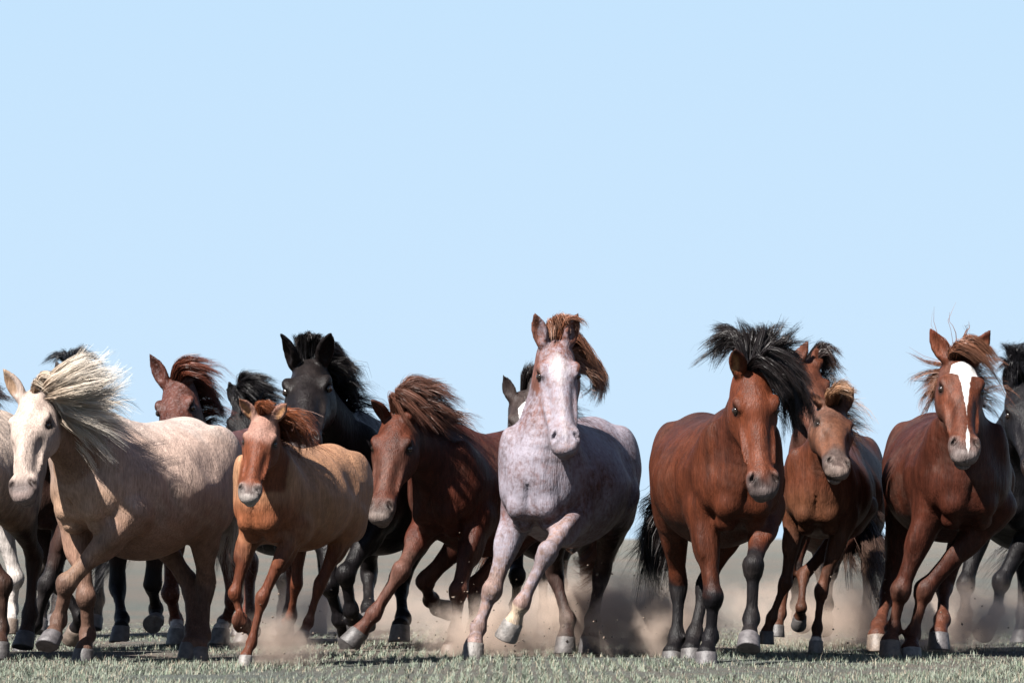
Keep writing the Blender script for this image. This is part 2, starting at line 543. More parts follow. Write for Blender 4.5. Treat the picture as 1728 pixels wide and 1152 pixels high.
def hair_object(name, parent, origin, *args, **kw):
    v, f, c = strands(*args, **kw)
    me = make_mesh(name, v - origin, f, HAIR)
    attr(me, "hair", np.clip(c, 0, 1), 'FLOAT_COLOR')
    return put(name, me, parent)

def smooth01(x):
    x = np.clip(x, 0, 1); return x * x * (3 - 2 * x)

def build_horse(H):
    S, Y = H['S'], H['Y']
    a = math.radians(H['a'])
    fwd0 = V(math.sin(a), -math.cos(a), 0); left = V(math.cos(a), math.sin(a), 0)
    pit = math.radians(H.get('pitch', 0))
    fwd = fwd0 * math.cos(pit) + V(0, 0, math.sin(pit)); up = V(0, 0, 1) * math.cos(pit) - fwd0 * math.sin(pit)
    rol = math.radians(H.get('roll', 0))
    left, up = left * math.cos(rol) + up * math.sin(rol), up * math.cos(rol) - left * math.sin(rol)
    org = V((H['x'] - CX) / FPX * Y, Y, H.get('z0', 0.0))
    ctr = V(0, 0, 0.98 * S)
    wf = H.get('wide', 1.0); lng = H.get('long', 1.0)
    def L(x, y, z):     # local to world; the trunk pitches about its own middle
        return org + ctr + (fwd * (x * lng) + left * y * wf + up * (z - 0.98)) * S
    hs = H.get('hs', 1.08) * S
    # ---- head frame
    N0 = L(0.44, 0, 1.08)
    neckL = H.get('neck', 0.66) * S
    poll = reach(N0, neckL, *H['poll'], near=H.get('pollnear', True))
    if 'pollY' in H:
        poll = at(*H['poll'], H['pollY'])
    HL = 0.60 * hs
    muz = reach(poll, HL, *H['muzz'], near=H.get('mnear', True))
    e1 = nrm(muz - poll)
    fy = math.radians(H.get('face', H['a']))
    e3 = ortho(V(math.sin(fy), -math.cos(fy), 0.25), e1)
    e2 = np.cross(e3, e1)        # lateral, towards the horse's left
    if e2 @ left < 0:
        e2 = -e2
    def HP(t, lat, v):
        return poll + e1 * (t * HL) + e2 * (lat * hs) + e3 * (v * hs)
    # ---- legs
    legs = {}
    lf = H.get('leg', 1.0) * S
    notes = []
    for key in ('FR', 'FL', 'HR', 'HL'):
        sy = 1 if key[1] == 'L' else -1
        fore = key[0] == 'F'
        top = L(0.41, sy * 0.150, 0.765) if fore else L(-0.32, sy * 0.165, 0.78)
        bones = (0.42, 0.205, 0.105) if fore else (0.42, 0.29, 0.105)
        spec = H.get(key)
        J = [top]
        if spec:
            if spec.get('top'):
                q = spec['top']; top = at(q[0], q[1], top[1] + (q[2] if len(q) > 2 else 0)); J = [top]
            for i, q in enumerate(spec['j']):
                p = reach(J[-1], bones[i] * lf, q[0], q[1], near=q[2] == 'n')
                notes.append("%s%d %.2f" % (key, i, np.linalg.norm(p - J[-1]) / (bones[i] * lf)))
                J.append(p)
        else:
            sh = H.get('stand', {}).get(key, 0.0)
            if fore:
                J += [L(0.42 + sh, sy * 0.14, 0.42), L(0.38 + sh, sy * 0.13, 0.20), L(0.43 + sh, sy * 0.13, 0.10)]
            else:
                J += [L(-0.64 + sh, sy * 0.14, 0.52), L(-0.60 + sh, sy * 0.13, 0.21), L(-0.55 + sh, sy * 0.13, 0.10)]
        legs[key] = (J, spec or {})
    # ---- field
    allp = [L(x, s * 0.34, z) for x in (-0.85, 0.75) for s in (-1, 1) for z in (0.6, 1.45)]
    allp += [HP(t, l, v) for t in (-0.02, 1.1) for l in (-0.17, 0.17) for v in (-0.28, 0.05)] + [poll + V(0, 0, 0.24 * S)]
    for J, _ in legs.values():
        for p in J:
            allp += [p - 0.14 * S, p + 0.14 * S]
    allp = np.array(allp)
    h = H.get('h', 0.0095)
    F = Field(allp.min(0) - 0.03, allp.max(0) + 0.03, h)
    bel = H.get('belly', 1.0)
    tr = np.array([(x * lng, w * wf, zc + bu - 0.98, zc - bd * (bel if -0.5 < x < 0.3 else 1) - 0.98, pi) for x, zc, w, bu, bd, pi in TRUNK])
    tr = catmull(tr, 8); tr[:, :4] *= S
    F.profile(org + ctr, fwd, left, up, tr, 0.09 * S, 0.02, 0)
    AX = (fwd, left, up)
    fat = 0.04 * S
    for s in (-1, 1):
        F.ell(L(0.43, s * 0.150, 0.95), (nrm(fwd * 0.9 - up * 0.35), left, nrm(up * 0.9 - fwd * 0.35)), (0.12 * S, 0.070 * S, 0.21 * S), 0.07 * S, 0)
        F.ell(L(0.53, s * 0.125, 0.90), AX, (0.10 * S, 0.075 * S, 0.115 * S), fat, 0)
        F.ell(L(0.605, s * 0.072, 0.82), AX, (0.085 * S, 0.072 * S, 0.085 * S), 0.022 * S, 0)
        F.ell(L(0.55, s * 0.070, 0.735), AX, (0.075 * S, 0.055 * S, 0.055 * S), 0.02 * S, 0)
        F.ell(L(0.37, s * 0.155, 0.80), AX, (0.12 * S, 0.080 * S, 0.13 * S), fat, 0)
        F.ell(L(0.26, s * 0.200, 0.93), (nrm(fwd + up * 0.5), left, nrm(up - fwd * 0.5)), (0.13 * S, 0.060 * S, 0.11 * S), 0.025 * S, 0)
        F.ell(L(-0.50, s * 0.14, 1.04), (nrm(fwd + up * 0.3), left, nrm(up - fwd * 0.3)), (0.20 * S, 0.105 * S, 0.23 * S), fat, 0)
        F.ell(L(-0.42, s * 0.165, 0.88), (nrm(fwd - up * 0.5), left, nrm(up + fwd * 0.5)), (0.15 * S, 0.085 * S, 0.20 * S), fat, 0)
        F.ell(L(-0.20, s * 0.305, 1.10), AX, (0.08 * S, 0.045 * S, 0.09 * S), 0.08 * S, None, cut=True)      # hollow of the flank
        F.ell(L(0.25, s * 0.29, 0.98), (nrm(fwd * 0.9 - up * 0.3), left, nrm(up * 0.9 + fwd * 0.3)), (0.022 * S, 0.03 * S, 0.20 * S), 0.05 * S, None, cut=True)  # edge behind the shoulder
    F.ell(L(0.70, 0, 0.84), AX, (0.025 * S, 0.010 * S, 0.10 * S), 0.035 * S, None, cut=True)
    # neck
    N1 = HP(0.10, 0, -0.115)
    d = N1 - N0
    T0 = nrm(nrm(d) * 0.6 + fwd * 0.35 + up * 0.35) * np.linalg.norm(d) * 0.9
    T1 = nrm(nrm(d) * 0.8 + e3 * 0.35) * np.linalg.norm(d) * 0.8
    nst = []
    NK = ((0.185, 0.19, 0.27, 0.35), (0.150, 0.17, 0.235, 0.45), (0.118, 0.145, 0.19, 0.45), (0.098, 0.125, 0.155, 0.4), (0.088, 0.10, 0.12, 0.2))
    nk = catmull(np.array(NK), 3)
    crest = []
    for i, (wa, bu, bd, pi) in enumerate(nk):
        t = i / (len(nk) - 1)
        h00, h10, h01, h11 = 2*t**3-3*t*t+1, t**3-2*t*t+t, -2*t**3+3*t*t, t**3-t*t
        c = N0 * h00 + T0 * h10 + N1 * h01 + T1 * h11
        tan = nrm((6*t*t-6*t) * N0 + (3*t*t-4*t+1) * T0 + (6*t-6*t*t) * N1 + (3*t*t-2*t) * T1)
        uv = ortho((up * 0.8 - fwd * 0.5) * (1 - t) + (-e1 * 0.8 - e3 * 0.35) * t, tan)
        sd = np.cross(uv, tan); sd = sd if sd @ left > 0 else -sd
        nst.append(station(c, sd, uv, wa * S * H.get('neckw', 1.0), bu * S, bd * S, 0.08 * S, pi))
        crest.append(c + uv * bu * S * 0.96)
    F.loft(nst, 0.09 * S, 1)
    crest = np.array(crest)[::-1]           # 0 = poll, last = withers
    # head
    rv = np.random.default_rng(H.get('seed', 1) + 50)
    hrow = np.array(HEADST); hrow[:, 1] *= 1 + 0.06 * rv.normal(); hrow[4:7, 2] += 0.012 * rv.normal(); hrow[5:9, 1] *= 1 + 0.07 * rv.normal(); hrow[1:4, 2] += 0.008 * rv.normal()
    hrow[2:5, 3] += 0.012 * rv.normal()
    hd = catmull(hrow, 8); hd[:, 0] *= HL; hd[:, 1:4] *= hs
    F.profile(poll, e1, e2, e3, hd, 0.035 * hs, 0.035 * hs, 2)
    HX = (e1, e2, e3)
    for s in (-1, 1):
        F.ell(HP(0.31, s * 0.060, -0.150), HX, (0.110 * hs, 0.046 * hs, 0.080 * hs), 0.010 * hs, 2)
        F.ell(HP(0.29, s * 0.082, -0.026), HX, (0.052 * hs, 0.022 * hs, 0.018 * hs), 0.03 * hs, 2)
        F.ell(HP(0.55, s * 0.066, -0.075), HX, (0.125 * hs, 0.016 * hs, 0.014 * hs), 0.012 * hs, 2)
        F.ell(HP(0.64, s * 0.068, -0.040), HX, (0.08 * hs, 0.012 * hs, 0.018 * hs), 0.03 * hs, None, cut=True)
        F.ell(HP(0.185, s * 0.082, -0.012), HX, (0.035 * hs, 0.018 * hs, 0.016 * hs), 0.03 * hs, None, cut=True)
        F.ell(HP(0.34, s * 0.102, -0.040), (e1, nrm(e2 * s * 0.75 + e3 * 0.65), nrm(e3 * 0.75 - e2 * s * 0.65)), (0.034 * hs, 0.016 * hs, 0.020 * hs), 0.010 * hs, None, cut=True)
        F.ell(HP(0.30, s * 0.090, -0.036), HX, (0.026 * hs, 0.015 * hs, 0.016 * hs), 0.012 * hs, 2)
        F.ell(HP(0.895, s * 0.050, -0.060), (nrm(e1 - e3 * 0.3), e2, nrm(e3 + e1 * 0.3)), (0.052 * hs, 0.024 * hs, 0.042 * hs), 0.022 * hs, 2)
        F.ell(HP(0.905, s * 0.053, -0.020), (nrm(e1 + e2 * s * 0.6), nrm(e2 * s - e1 * 0.6), e3), (0.032 * hs, 0.010 * hs, 0.030 * hs), 0.010 * hs, None, cut=True)
    F.ell(HP(0.975, 0, -0.080), HX, (0.034 * hs, 0.054 * hs, 0.045 * hs), 0.02 * hs, 2)
    F.ell(HP(0.945, 0, -0.132), HX, (0.042 * hs, 0.040 * hs, 0.026 * hs), 0.016 * hs, 2)
    F.ell(HP(1.02, 0, -0.114), HX, (0.050 * hs, 0.065 * hs, 0.0065 * hs), 0.008 * hs, None, cut=True)
    # ears
    el = H.get('ear', 0.155) * hs
    ears = {}
    for key, s in (('earR', -1), ('earL', 1)):
        if key in H and H[key] is None:
            continue
        base = HP(0.045, s * 0.062, -0.035)
        if key in H:
            q = H[key]
            tip = reach(base, el, q[0], q[1], near=(len(q) > 2 and q[2] == 'n'))
        else:
            tip = base + nrm(-e1 * 1.0 + e2 * s * 0.25 + e3 * 0.2) * el
        ax = nrm(tip - base)
        fr = ortho(e3 * 0.8 + e2 * s * H.get('earout', 0.35) + V(0, -0.3, 0), ax)
        sd = np.cross(ax, fr)
        st = [station(base + ax * el * t + fr * bow * hs, sd, fr, w * hs, b * hs, b * hs, b * hs) for t, w, b, bow in
              ((-0.05, 0.030, 0.028, 0), (0.18, 0.040, 0.028, -0.002), (0.42, 0.042, 0.024, -0.004), (0.66, 0.033, 0.017, -0.003), (0.86, 0.018, 0.011, 0.004), (0.99, 0.006, 0.007, 0.01))]
        F.loft(st, 0.016 * hs, 2)
        F.ell(base + ax * el * 0.47 + fr * 0.026 * hs, (ax, sd, fr), (0.40 * el, 0.027 * hs, 0.026 * hs), 0.008 * hs, None, cut=True)
        ears[key] = (base, tip)
    # legs
    for gi, (key, (J, spec)) in enumerate(legs.items()):
        fore = key[0] == 'F'
        s = 1 if key[1] == 'L' else -1
        st = []
        fd = fwd
        for bone, fr, w, b1, b2 in (FORE if fore else HIND):
            p = J[bone] + (J[bone + 1] - J[bone]) * fr
            tan = J[bone + 1] - J[bone]
            if fr == 0.0 and bone > 0:
                tan = nrm(tan) + nrm(J[bone] - J[bone - 1])
            u = ortho(fwd + (up * 0.001), tan) if abs(nrm(tan) @ fwd) < 0.97 else ortho(up, tan)
            if bone > 0 or fr > 0.3:            # keep "front of the leg" on the outside of the joints
                hint = fwd if fore else fwd
                u = ortho(hint * 1.0 + up * 0.35, tan)
            sd = np.cross(u, nrm(tan)); sd = sd if sd @ left > 0 else -sd
            k = lf * H.get('legw', 1.0)
            st.append(station(p, sd, u, w * k, b1 * k, b2 * k, min(w, b1) * k))
        if not fore:
            hip = L(-0.46, s * 0.13, 1.02)
            F.loft([station(hip, left, fwd, 0.11 * S, 0.16 * S, 0.16 * S, 0.12 * S), station(J[0], left, fwd, 0.085 * S, 0.13 * S, 0.13 * S, 0.1 * S)], 0.06 * S, 0)
        F.loft(st, 0.035 * S, 3 + gi)
        ob = nrm(J[1] - J[0]); oo = ortho(left * s, ob); of = ortho(fwd, ob); lb = np.linalg.norm(J[1] - J[0])
        for (t_, a_, b_, w_) in ((0.28, 0.030, 0.035, 0.040), (0.30, 0.028, -0.040, 0.042)):
            F.ell(J[0] + ob * lb * t_ + oo * a_ * S + of * b_ * S, (oo, of, ob), (w_ * lf, w_ * lf, 0.30 * lb), 0.014 * S, 3 + gi)
        cm = (J[1] + J[2]) / 2; ob = nrm(J[2] - J[1]); oo = ortho(left, ob); of = ortho(fwd, ob)
        for z_ in (-1, 1):     # groove between the cannon bone and the tendon
            F.ell(cm + oo * z_ * 0.036 * lf - of * 0.012 * lf, (oo, of, ob), (0.012 * lf, 0.012 * lf, 0.085 * lf), 0.015 * S, None, cut=True)
        if fore:     # tendon line and knee cap
            F.ell(J[1] + nrm(fwd) * 0.012 * S, (left, fwd, up), (0.043 * lf, 0.05 * lf, 0.055 * lf), 0.02 * S, 3 + gi)
        else:        # point of the hock
            bk = nrm(J[1] - (J[0] + J[2]) / 2)
            F.ell(J[1] + bk * 0.03 * S + nrm(J[0] - J[1]) * 0.03 * S, (left, fwd, up), (0.024 * lf, 0.035 * lf, 0.045 * lf), 0.03 * S, 3 + gi)
    verts, quads, grp = F.mesh(2)
    # ---- coat
    c = H['coat']
    n = len(verts)
    rng = np.random.default_rng(H.get('seed', 1))
    wh = relax((grp == 2).astype(float), quads, 8); wn_ = relax((grp == 1).astype(float), quads, 10)
    rel = verts - poll
    hc = np.stack([rel @ e1 / HL, rel @ e2 / hs, rel @ e3 / hs], 1)
    lw = np.zeros(n); lp = np.zeros(n)
    rb = verts - (org + ctr)
    bx, by, bz = rb @ fwd / S, rb @ left / S, rb @ up / S + 0.98
    wob = 0.12 * np.sin(verts[:, 0] * 31 + verts[:, 2] * 23 + 1.3 * np.sin(verts[:, 1] * 37)) + 0.08 * np.sin(verts[:, 2] * 71 + verts[:, 0] * 53)
    col = np.tile(lin(c['body']), (n, 1))
    def blend(colr, w):
        nonlocal col
        col = col * (1 - w[:, None]) + lin(colr) * w[:, None]
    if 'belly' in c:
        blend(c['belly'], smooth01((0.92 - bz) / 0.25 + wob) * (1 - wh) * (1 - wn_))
    if 'rump' in c:
        blend(c['rump'], smooth01((-0.1 - bx) / 0.35 + wob) * (1 - wh))
    if 'back' in c:
        blend(c['back'], smooth01((bz - 1.15) / 0.15 + wob) * (1 - wh) * (1 - wn_))
    if 'neck' in c:
        blend(c['neck'], smooth01(wn_ * 1.3 + wh))
    if 'chest' in c:
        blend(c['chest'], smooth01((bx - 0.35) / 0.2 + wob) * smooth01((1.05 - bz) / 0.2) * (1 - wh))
    if 'head' in c:
        blend(c['head'], wh)
    for gi, (key, (J, spec)) in enumerate(legs.items()):
        m = relax((grp == 3 + gi).astype(float), quads, 3) > 0.3
        best = np.full(n, 9.0); par = np.zeros(n)
        for i in range(3):
            ab = J[i + 1] - J[i]; t = np.clip((verts - J[i]) @ ab / (ab @ ab), 0, 1)
            dd = np.linalg.norm(verts - J[i] - t[:, None] * ab, axis=1)
            q = dd < best; best[q] = dd[q]; par[q] = i + t[q]
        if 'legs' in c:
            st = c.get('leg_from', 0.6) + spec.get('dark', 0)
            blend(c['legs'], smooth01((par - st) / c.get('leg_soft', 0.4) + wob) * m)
        if spec.get('sock') is not None:
            blend(spec.get('sock_col', (225, 215, 208)), smooth01((par - spec['sock']) / 0.12 + wob) * m)
    if 'fore' in c:     # forehead
        blend(c['fore'], wh * smooth01((0.42 - hc[:, 0]) / 0.15 + wob) * smooth01((hc[:, 2] + 0.09) / 0.05))
    mt = c.get('muzz_t', 0.74)
    blend(np.asarray(c['muzz']) * 0.66, wh * smooth01((hc[:, 0] - mt) / 0.14 + wob * 0.6) * c.get('muzz_w', 0.9))
    if 'rim' in c:
        for s in (-1, 1):
            dd = np.linalg.norm(verts - HP(0.905, s * 0.056, -0.035), axis=1) / hs
            blend(c['rim'], wh * np.clip(1.5 - dd / 0.032, 0, 1) * 0.35)
        blend(c['rim'], wh * smooth01((hc[:, 0] - 0.95) / 0.04) * 0.5)
    # dark nostril linings and the mouth line, soft insides of the ears
    for s in (-1, 1):
        dd = np.linalg.norm((verts - HP(0.905, s * 0.053, -0.030)), axis=1) / hs
        blend((26, 18, 18), np.clip(1.5 - dd / 0.023, 0, 1) * 0.95)
        dd = np.linalg.norm((verts - HP(0.34, s * 0.092, -0.046)), axis=1) / hs
        blend((26, 19, 16), np.clip(2.0 - dd / 0.021, 0, 1) * 0.9)
    blend((40, 30, 28), wh * np.clip(1 - np.abs(hc[:, 2] + 0.114) / 0.010, 0, 1) * (hc[:, 0] > 0.9) * 0.8)
    for key, (base, tip) in ears.items():
        ax = nrm(tip - base); t = (verts - base) @ ax / el
        dist = np.linalg.norm(verts - base - np.clip(t, 0, 1)[:, None] * (tip - base), axis=1)
        w = (dist < 0.06 * hs) * wh * (t > 0.05)
        blend(c.get('eartip', c['body']), w * smooth01((t - 0.55) / 0.4) * 0.8)
        if 'earin' in c:
            fr = ortho(e3, ax)
            inn = ((verts - base - t[:, None] * ax * el) @ fr) / hs
            blend(c['earin'], w * smooth01((0.012 - np.abs(inn - 0.0)) / 0.008) * smooth01((t - 0.1) / 0.1) * smooth01((0.85 - t) / 0.2) * 0.6)
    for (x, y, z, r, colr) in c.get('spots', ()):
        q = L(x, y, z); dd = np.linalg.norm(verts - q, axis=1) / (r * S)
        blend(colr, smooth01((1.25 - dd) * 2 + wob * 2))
    for (t, la, v, r, colr) in c.get('hspots', ()):
        dd = np.linalg.norm(verts - HP(t, la, v), axis=1) / (r * hs)
        blend(colr, smooth01((1.25 - dd) * 2 + wob))
    fleck = np.full(n, 0.5)
    if 'fleck_z' in c:
        fleck = c['fleck_z'](bx, bz, wh, wn_, hc)
    root = bpy.data.objects.new(H.get('name', 'horse'), None)
    root.empty_display_size = 0.3
    COL.objects.link(root)
    o0 = V(org[0], org[1], 0); root.location = o0
    root['label'] = H['label']; root['category'] = H.get('cat', 'horse'); root['group'] = H.get('group', 'horses galloping together in the herd')
    me = make_mesh("body", verts - o0, quads, H['mat'])
    attr(me, "coat", np.clip(col, 0, 1), 'FLOAT_COLOR'); attr(me, "hc", hc, 'FLOAT_VECTOR'); attr(me, "onhead", wh, 'FLOAT'); attr(me, "fleck", fleck, 'FLOAT')
    put("body", me, root)
    # eyes
    for s in (-1, 1):
        u_, v_ = 14, 9
        th = np.linspace(0, math.pi, v_); ph = np.linspace(0, 2 * math.pi, u_, endpoint=False)
        q = np.array([[math.sin(x) * math.cos(y), math.sin(x) * math.sin(y), math.cos(x)] for x in th for y in ph]) * 0.0175 * hs
        fa = [[i * u_ + j, i * u_ + (j + 1) % u_, (i + 1) * u_ + (j + 1) % u_, (i + 1) * u_ + j] for i in range(v_ - 1) for j in range(u_)]
        put("eye", make_mesh("eye", q + HP(0.34, s * 0.0885, -0.052) - o0, fa, EYE), root)
    # hooves
    for key, (J, spec) in legs.items():
        C, Fk = J[3], J[2]
        ax = nrm(C - Fk)
        stance = spec.get('st', False)
        k = lf * H.get('legw', 1.0)
        if stance:
            dn = nrm(V(0, 0, -1) + ax * 0.15)
        else:
            dn = nrm(ax + (C - Fk) * 0 + V(0, 0, -0.05))
        if 'sole' in spec:
            dn = nrm(dn + V(*spec['sole']))
        toe = ortho(fwd + ax * 0.2, dn) if not stance else ortho(fwd, dn)
        sd = np.cross(dn, toe)
        hgt = 0.088 * k
        rows = [(-0.10, 0.046, 0.0), (0.0, 0.052, 0.0), (0.12, 0.0525, 0.004), (0.5, 0.055, 0.010), (0.93, 0.060, 0.018), (1.0, 0.058, 0.018), (1.0, 0.048, 0.02), (0.965, 0.02, 0.02), (0.985, 0.001, 0.02)]
        nseg = 20; vs = []
        for t, r, f_ in rows:
            for j in range(nseg):
                q = 2 * math.pi * j / nseg
                fx, sx = math.cos(q), math.sin(q)
                ht = t * hgt * (1.0 if fx > -0.3 else 0.9)
                rr = r * (1.08 if fx > 0 else 0.95 - 0.12 * (fx < -0.9))
                vs.append(C + dn * ht + toe * (fx * rr * k + f_ * k) + sd * sx * r * k)
        fa = [[i * nseg + j, i * nseg + (j + 1) % nseg, (i + 1) * nseg + (j + 1) % nseg, (i + 1) * nseg + j] for i in range(len(rows) - 1) for j in range(nseg)]
        vs = np.array(vs)
        notes.append("%s hoof z %.2f Y %.2f" % (key, vs[:, 2].min(), C[1]))
        o = put("hoof", make_mesh("hoof", vs - o0, fa, HOOF[spec.get('hoof', H.get('hoof', 'dark'))]), root)
        if spec.get('hooflabel'):
            o['label'] = spec['hooflabel']
    # hair
    mane = H.get('mane')
    def cr(f):
        x = np.clip(f, 0, 1) * (len(crest) - 1); i = int(min(x, len(crest) - 2)); return crest[i] + (crest[i + 1] - crest[i]) * (x - i)
    def follow(root_p, pts, ks=1.0):
        g = [root_p]; y = root_p[1]
        for q in pts:
            y = root_p[1] + (q[2] if len(q) > 2 else 0.0) * ks
            g.append(at(q[0], q[1], y))
        return np.array(g)
    if H.get('crest', True):
        gs = [np.array([cr(f), cr(f) + V(0.05, -0.03, 0.055) * S, cr(f) + V(0.15, -0.05, 0.035) * S, cr(f) + V(0.24, -0.06, -0.07) * S]) for f in (0.05, 0.2, 0.35, 0.5, 0.65, 0.8)]
        hair_object('mane', root, o0, gs, n=1500, locks=60, seed=H.get('seed', 1) + 300, cols=H['hair'], wild=0.04, depth=0.04, short=0.45)
    for nm in ('mane', 'mane2', 'forelock', 'tail'):
        if nm not in H:
            continue
        m = dict(H[nm]); gs = m.pop('g')
        guides = []
        for r, pts in gs:
            if nm == 'tail':
                rp = L(-0.71, r, 1.14)
            elif nm == 'forelock':
                rp = HP(r[0] + 0.02, r[1], -0.035)
            else:
                rp = cr(r)
            guides.append(follow(rp, pts, 0.35 if nm == 'forelock' else 1.0))
        m['n'] = int(m.get('n', 900) * 1.9)
        args = dict(locks=40, seed=H.get('seed', 1) * 7 + len(nm), cols=H['hair'])
        args.update(m)
        hair_object('mane' if nm == 'mane2' else nm, root, o0, guides, **args)
    print(H['label'][:38], '| verts', n, 'poll', np.round(poll, 2), 'crest', np.round(crest[-1], 2), '|', ', '.join(notes))
    H['_'] = dict(poll=poll, N0=N0, muz=muz)
    return root

# ------------------------------------------------------------------ the ground
def ground():
    ys = np.concatenate([np.arange(8, 45, 0.25), 45 * 1.12 ** np.arange(0, 44)])
    xs = np.concatenate([-6 * 1.3 ** np.arange(25, 0, -1), np.arange(-6, 6.01, 0.25), 6 * 1.3 ** np.arange(1, 26)])
    X, Yg = np.meshgrid(xs, ys)
    Z = 0.010 * np.sin(X * 2.1 + 1.3 * np.sin(Yg * 1.7)) * np.sin(Yg * 2.6 + X) - 0.012
    Z[np.abs(Yg) > 44] = -0.012
    v = np.stack([X, Yg, Z], -1).reshape(-1, 3)
    nx, ny = len(xs), len(ys)
    i, j = np.meshgrid(np.arange(ny - 1), np.arange(nx - 1), indexing='ij')
    q = np.stack([i * nx + j, i * nx + j + 1, (i + 1) * nx + j + 1, (i + 1) * nx + j], -1).reshape(-1, 4)
    back = [[-2500, 8, -0.012], [2500, 8, -0.012], [2500, -300, -0.012], [-2500, -300, -0.012]]
    m, nt, b = new_mat("steppe_soil")
    n0 = noise(nt, 0.045, 5, 0.6); n1 = noise(nt, 0.35, 5, 0.6); n2 = noise(nt, 2.2, 5, 0.65); n3 = noise(nt, 22, 4, 0.7)
    soil = mix_col(nt, ramp(nt, n3, [(0.3, 0.0), (0.7, 1.0)]), (0.080, 0.064, 0.053), (0.120, 0.098, 0.082))
    green = mix_col(nt, ramp(nt, n3, [(0.3, 0.0), (0.7, 1.0)]), (0.056, 0.062, 0.055), (0.084, 0.092, 0.084))
    f = math_node(nt, 'ADD', math_node(nt, 'MULTIPLY', n0, 0.4), math_node(nt, 'ADD', math_node(nt, 'MULTIPLY', n1, 0.3), math_node(nt, 'MULTIPLY', n2, 0.3)))
    col = mix_col(nt, ramp(nt, f, [(0.42, 0.0), (0.56, 1.0)]), soil, green)
    nt.links.new(col, b.inputs["Base Color"]); b.inputs["Roughness"].default_value = 0.95
    b.inputs["Specular IOR Level"].default_value = 0.1
    n4 = noise(nt, 140, 4, 0.75)
    for l_ in list(b.inputs["Base Color"].links):
        nt.links.remove(l_)
    nt.links.new(mix_col(nt, 1.0, col, ramp(nt, n4, [(0.3, 0.45), (0.7, 1.5)]), 'MULTIPLY'), b.inputs["Base Color"])
    n3 = math_node(nt, "ADD", n3, math_node(nt, "MULTIPLY", n4, 0.6))
    bp = nt.nodes.new("ShaderNodeBump"); bp.inputs["Strength"].default_value = 1.0; bp.inputs["Distance"].default_value = 0.03
    nt.links.new(n3, bp.inputs["Height"]); nt.links.new(bp.outputs[0], b.inputs["Normal"])
    o = put("ground", make_mesh("ground", v, q, m)); o['kind'] = 'structure'; o['label'] = "flat dry steppe ground running to the horizon"
    n0 = len(v)
ground()

def grass():
    rng = np.random.default_rng(5)
    N = 390000
    Y = 17.6 + (34 - 17.6) * rng.random(N) ** 1.7
    X = (rng.random(N) * 2 - 1) * (Y * 0.126 + 0.35)
    # tufts: pull blades towards tuft centres
    pat = np.sin(X * 1.9 + 2 * np.sin(Y * 0.8)) * np.sin(Y * 1.1 + 1.7 * np.sin(X * 0.9)) + 0.6 * np.sin(X * 5.3 + Y * 2.1) * np.sin(Y * 4.1 - X * 1.3)
    keep = rng.random(N) < np.clip(0.40 + 0.45 * pat, 0.05, 1)
    X, Y, pat = X[keep], Y[keep], pat[keep]; n = len(X)
    cx = np.round(X / 0.07 + rng.normal(0, .25, n)) * 0.07; cy = np.round(Y / 0.09 + rng.normal(0, .25, n)) * 0.09
    X = X + (cx - X) * 0.55; Y = Y + (cy - Y) * 0.55
    hgt = np.clip((33.5 - Y) / 9, 0.05, 1) * (0.011 + 0.027 * rng.random(n) ** 2.4) * (1 + 0.25 * pat) * (1 + (rng.random(n) < 0.02) * 0.9)
    ang = rng.random(n) * 6.283; lean = 0.25 + 0.6 * rng.random(n)
    wid = (0.0009 + 0.0011 * rng.random(n)) * (Y / 20)
    dx, dy = np.cos(ang), np.sin(ang)
    sx, sy = -dy, dx
    base = np.stack([X, Y, np.full(n, -0.012)], 1); d = np.stack([dx, dy, np.zeros(n)], 1); s = np.stack([sx, sy, np.zeros(n)], 1); up = np.array([0, 0, 1.0])
    lv = []
    for t, w in ((0, 1.0), (0.5, 0.8)):
        c = base + d * (lean * hgt * t * t)[:, None] + up * (hgt * t)[:, None]
        lv += [c - s * (wid * w)[:, None], c + s * (wid * w)[:, None]]
    c = base + d * (lean * hgt)[:, None] + up * (hgt * (1 - 0.2 * lean))[:, None]
    lv.append(c)
    v = np.stack(lv, 1).reshape(-1, 3)
    b = (np.arange(n) * 5)[:, None]
    f = np.concatenate([b + np.array([0, 1, 3]), b + np.array([0, 3, 2]), b + np.array([2, 3, 4])], 0)
    pal = np.array([(0.092, 0.110, 0.083), (0.110, 0.126, 0.100), (0.128, 0.138, 0.114), (0.158, 0.136, 0.104), (0.072, 0.092, 0.060)])
    pick = rng.choice(5, n, p=[0.28, 0.28, 0.17, 0.19, 0.08])
    col = pal[pick] * (0.75 + 0.5 * rng.random((n, 1)))
    m, nt, bs = new_mat("steppe_grass")
    a = node(nt, "ShaderNodeAttribute", attribute_name="blade")
    nt.links.new(a.outputs["Color"], bs.inputs["Base Color"]); bs.inputs["Roughness"].default_value = 0.6
    bs.inputs["Specular IOR Level"].default_value = 0.08
    me = make_mesh("grass", v, f, m)
    attr(me, "blade", np.repeat(col, 5, axis=0), 'FLOAT_COLOR')
    o = put("grass", me); o['kind'] = 'stuff'; o['label'] = "short grey green grass covering the steppe"; o['category'] = 'grass'
grass()

# ------------------------------------------------------------------ the herd
def C_(name, **kw):
    return coat_material(name, **kw)

def roan_z(bx, bz, wh, wn, hc):
    f = 0.58 + 0.12 * np.sin(bx * 9 + 2 * np.sin(bz * 8)) + 0.08 * np.sin(bz * 21 + bx * 13) - 0.35 * smooth01((0.62 - bz) / 0.3)
    f = f - 0.75 * smooth01((-0.05 - bx) / 0.2) * smooth01((0.78 - bz) / 0.2)
    f = f * (1 - wh) + wh * (0.40 + 0.25 * smooth01((hc[:, 0] - 0.15) / 0.2) - 0.6 * smooth01((np.abs(hc[:, 1]) - 0.075) / 0.03))
    return f

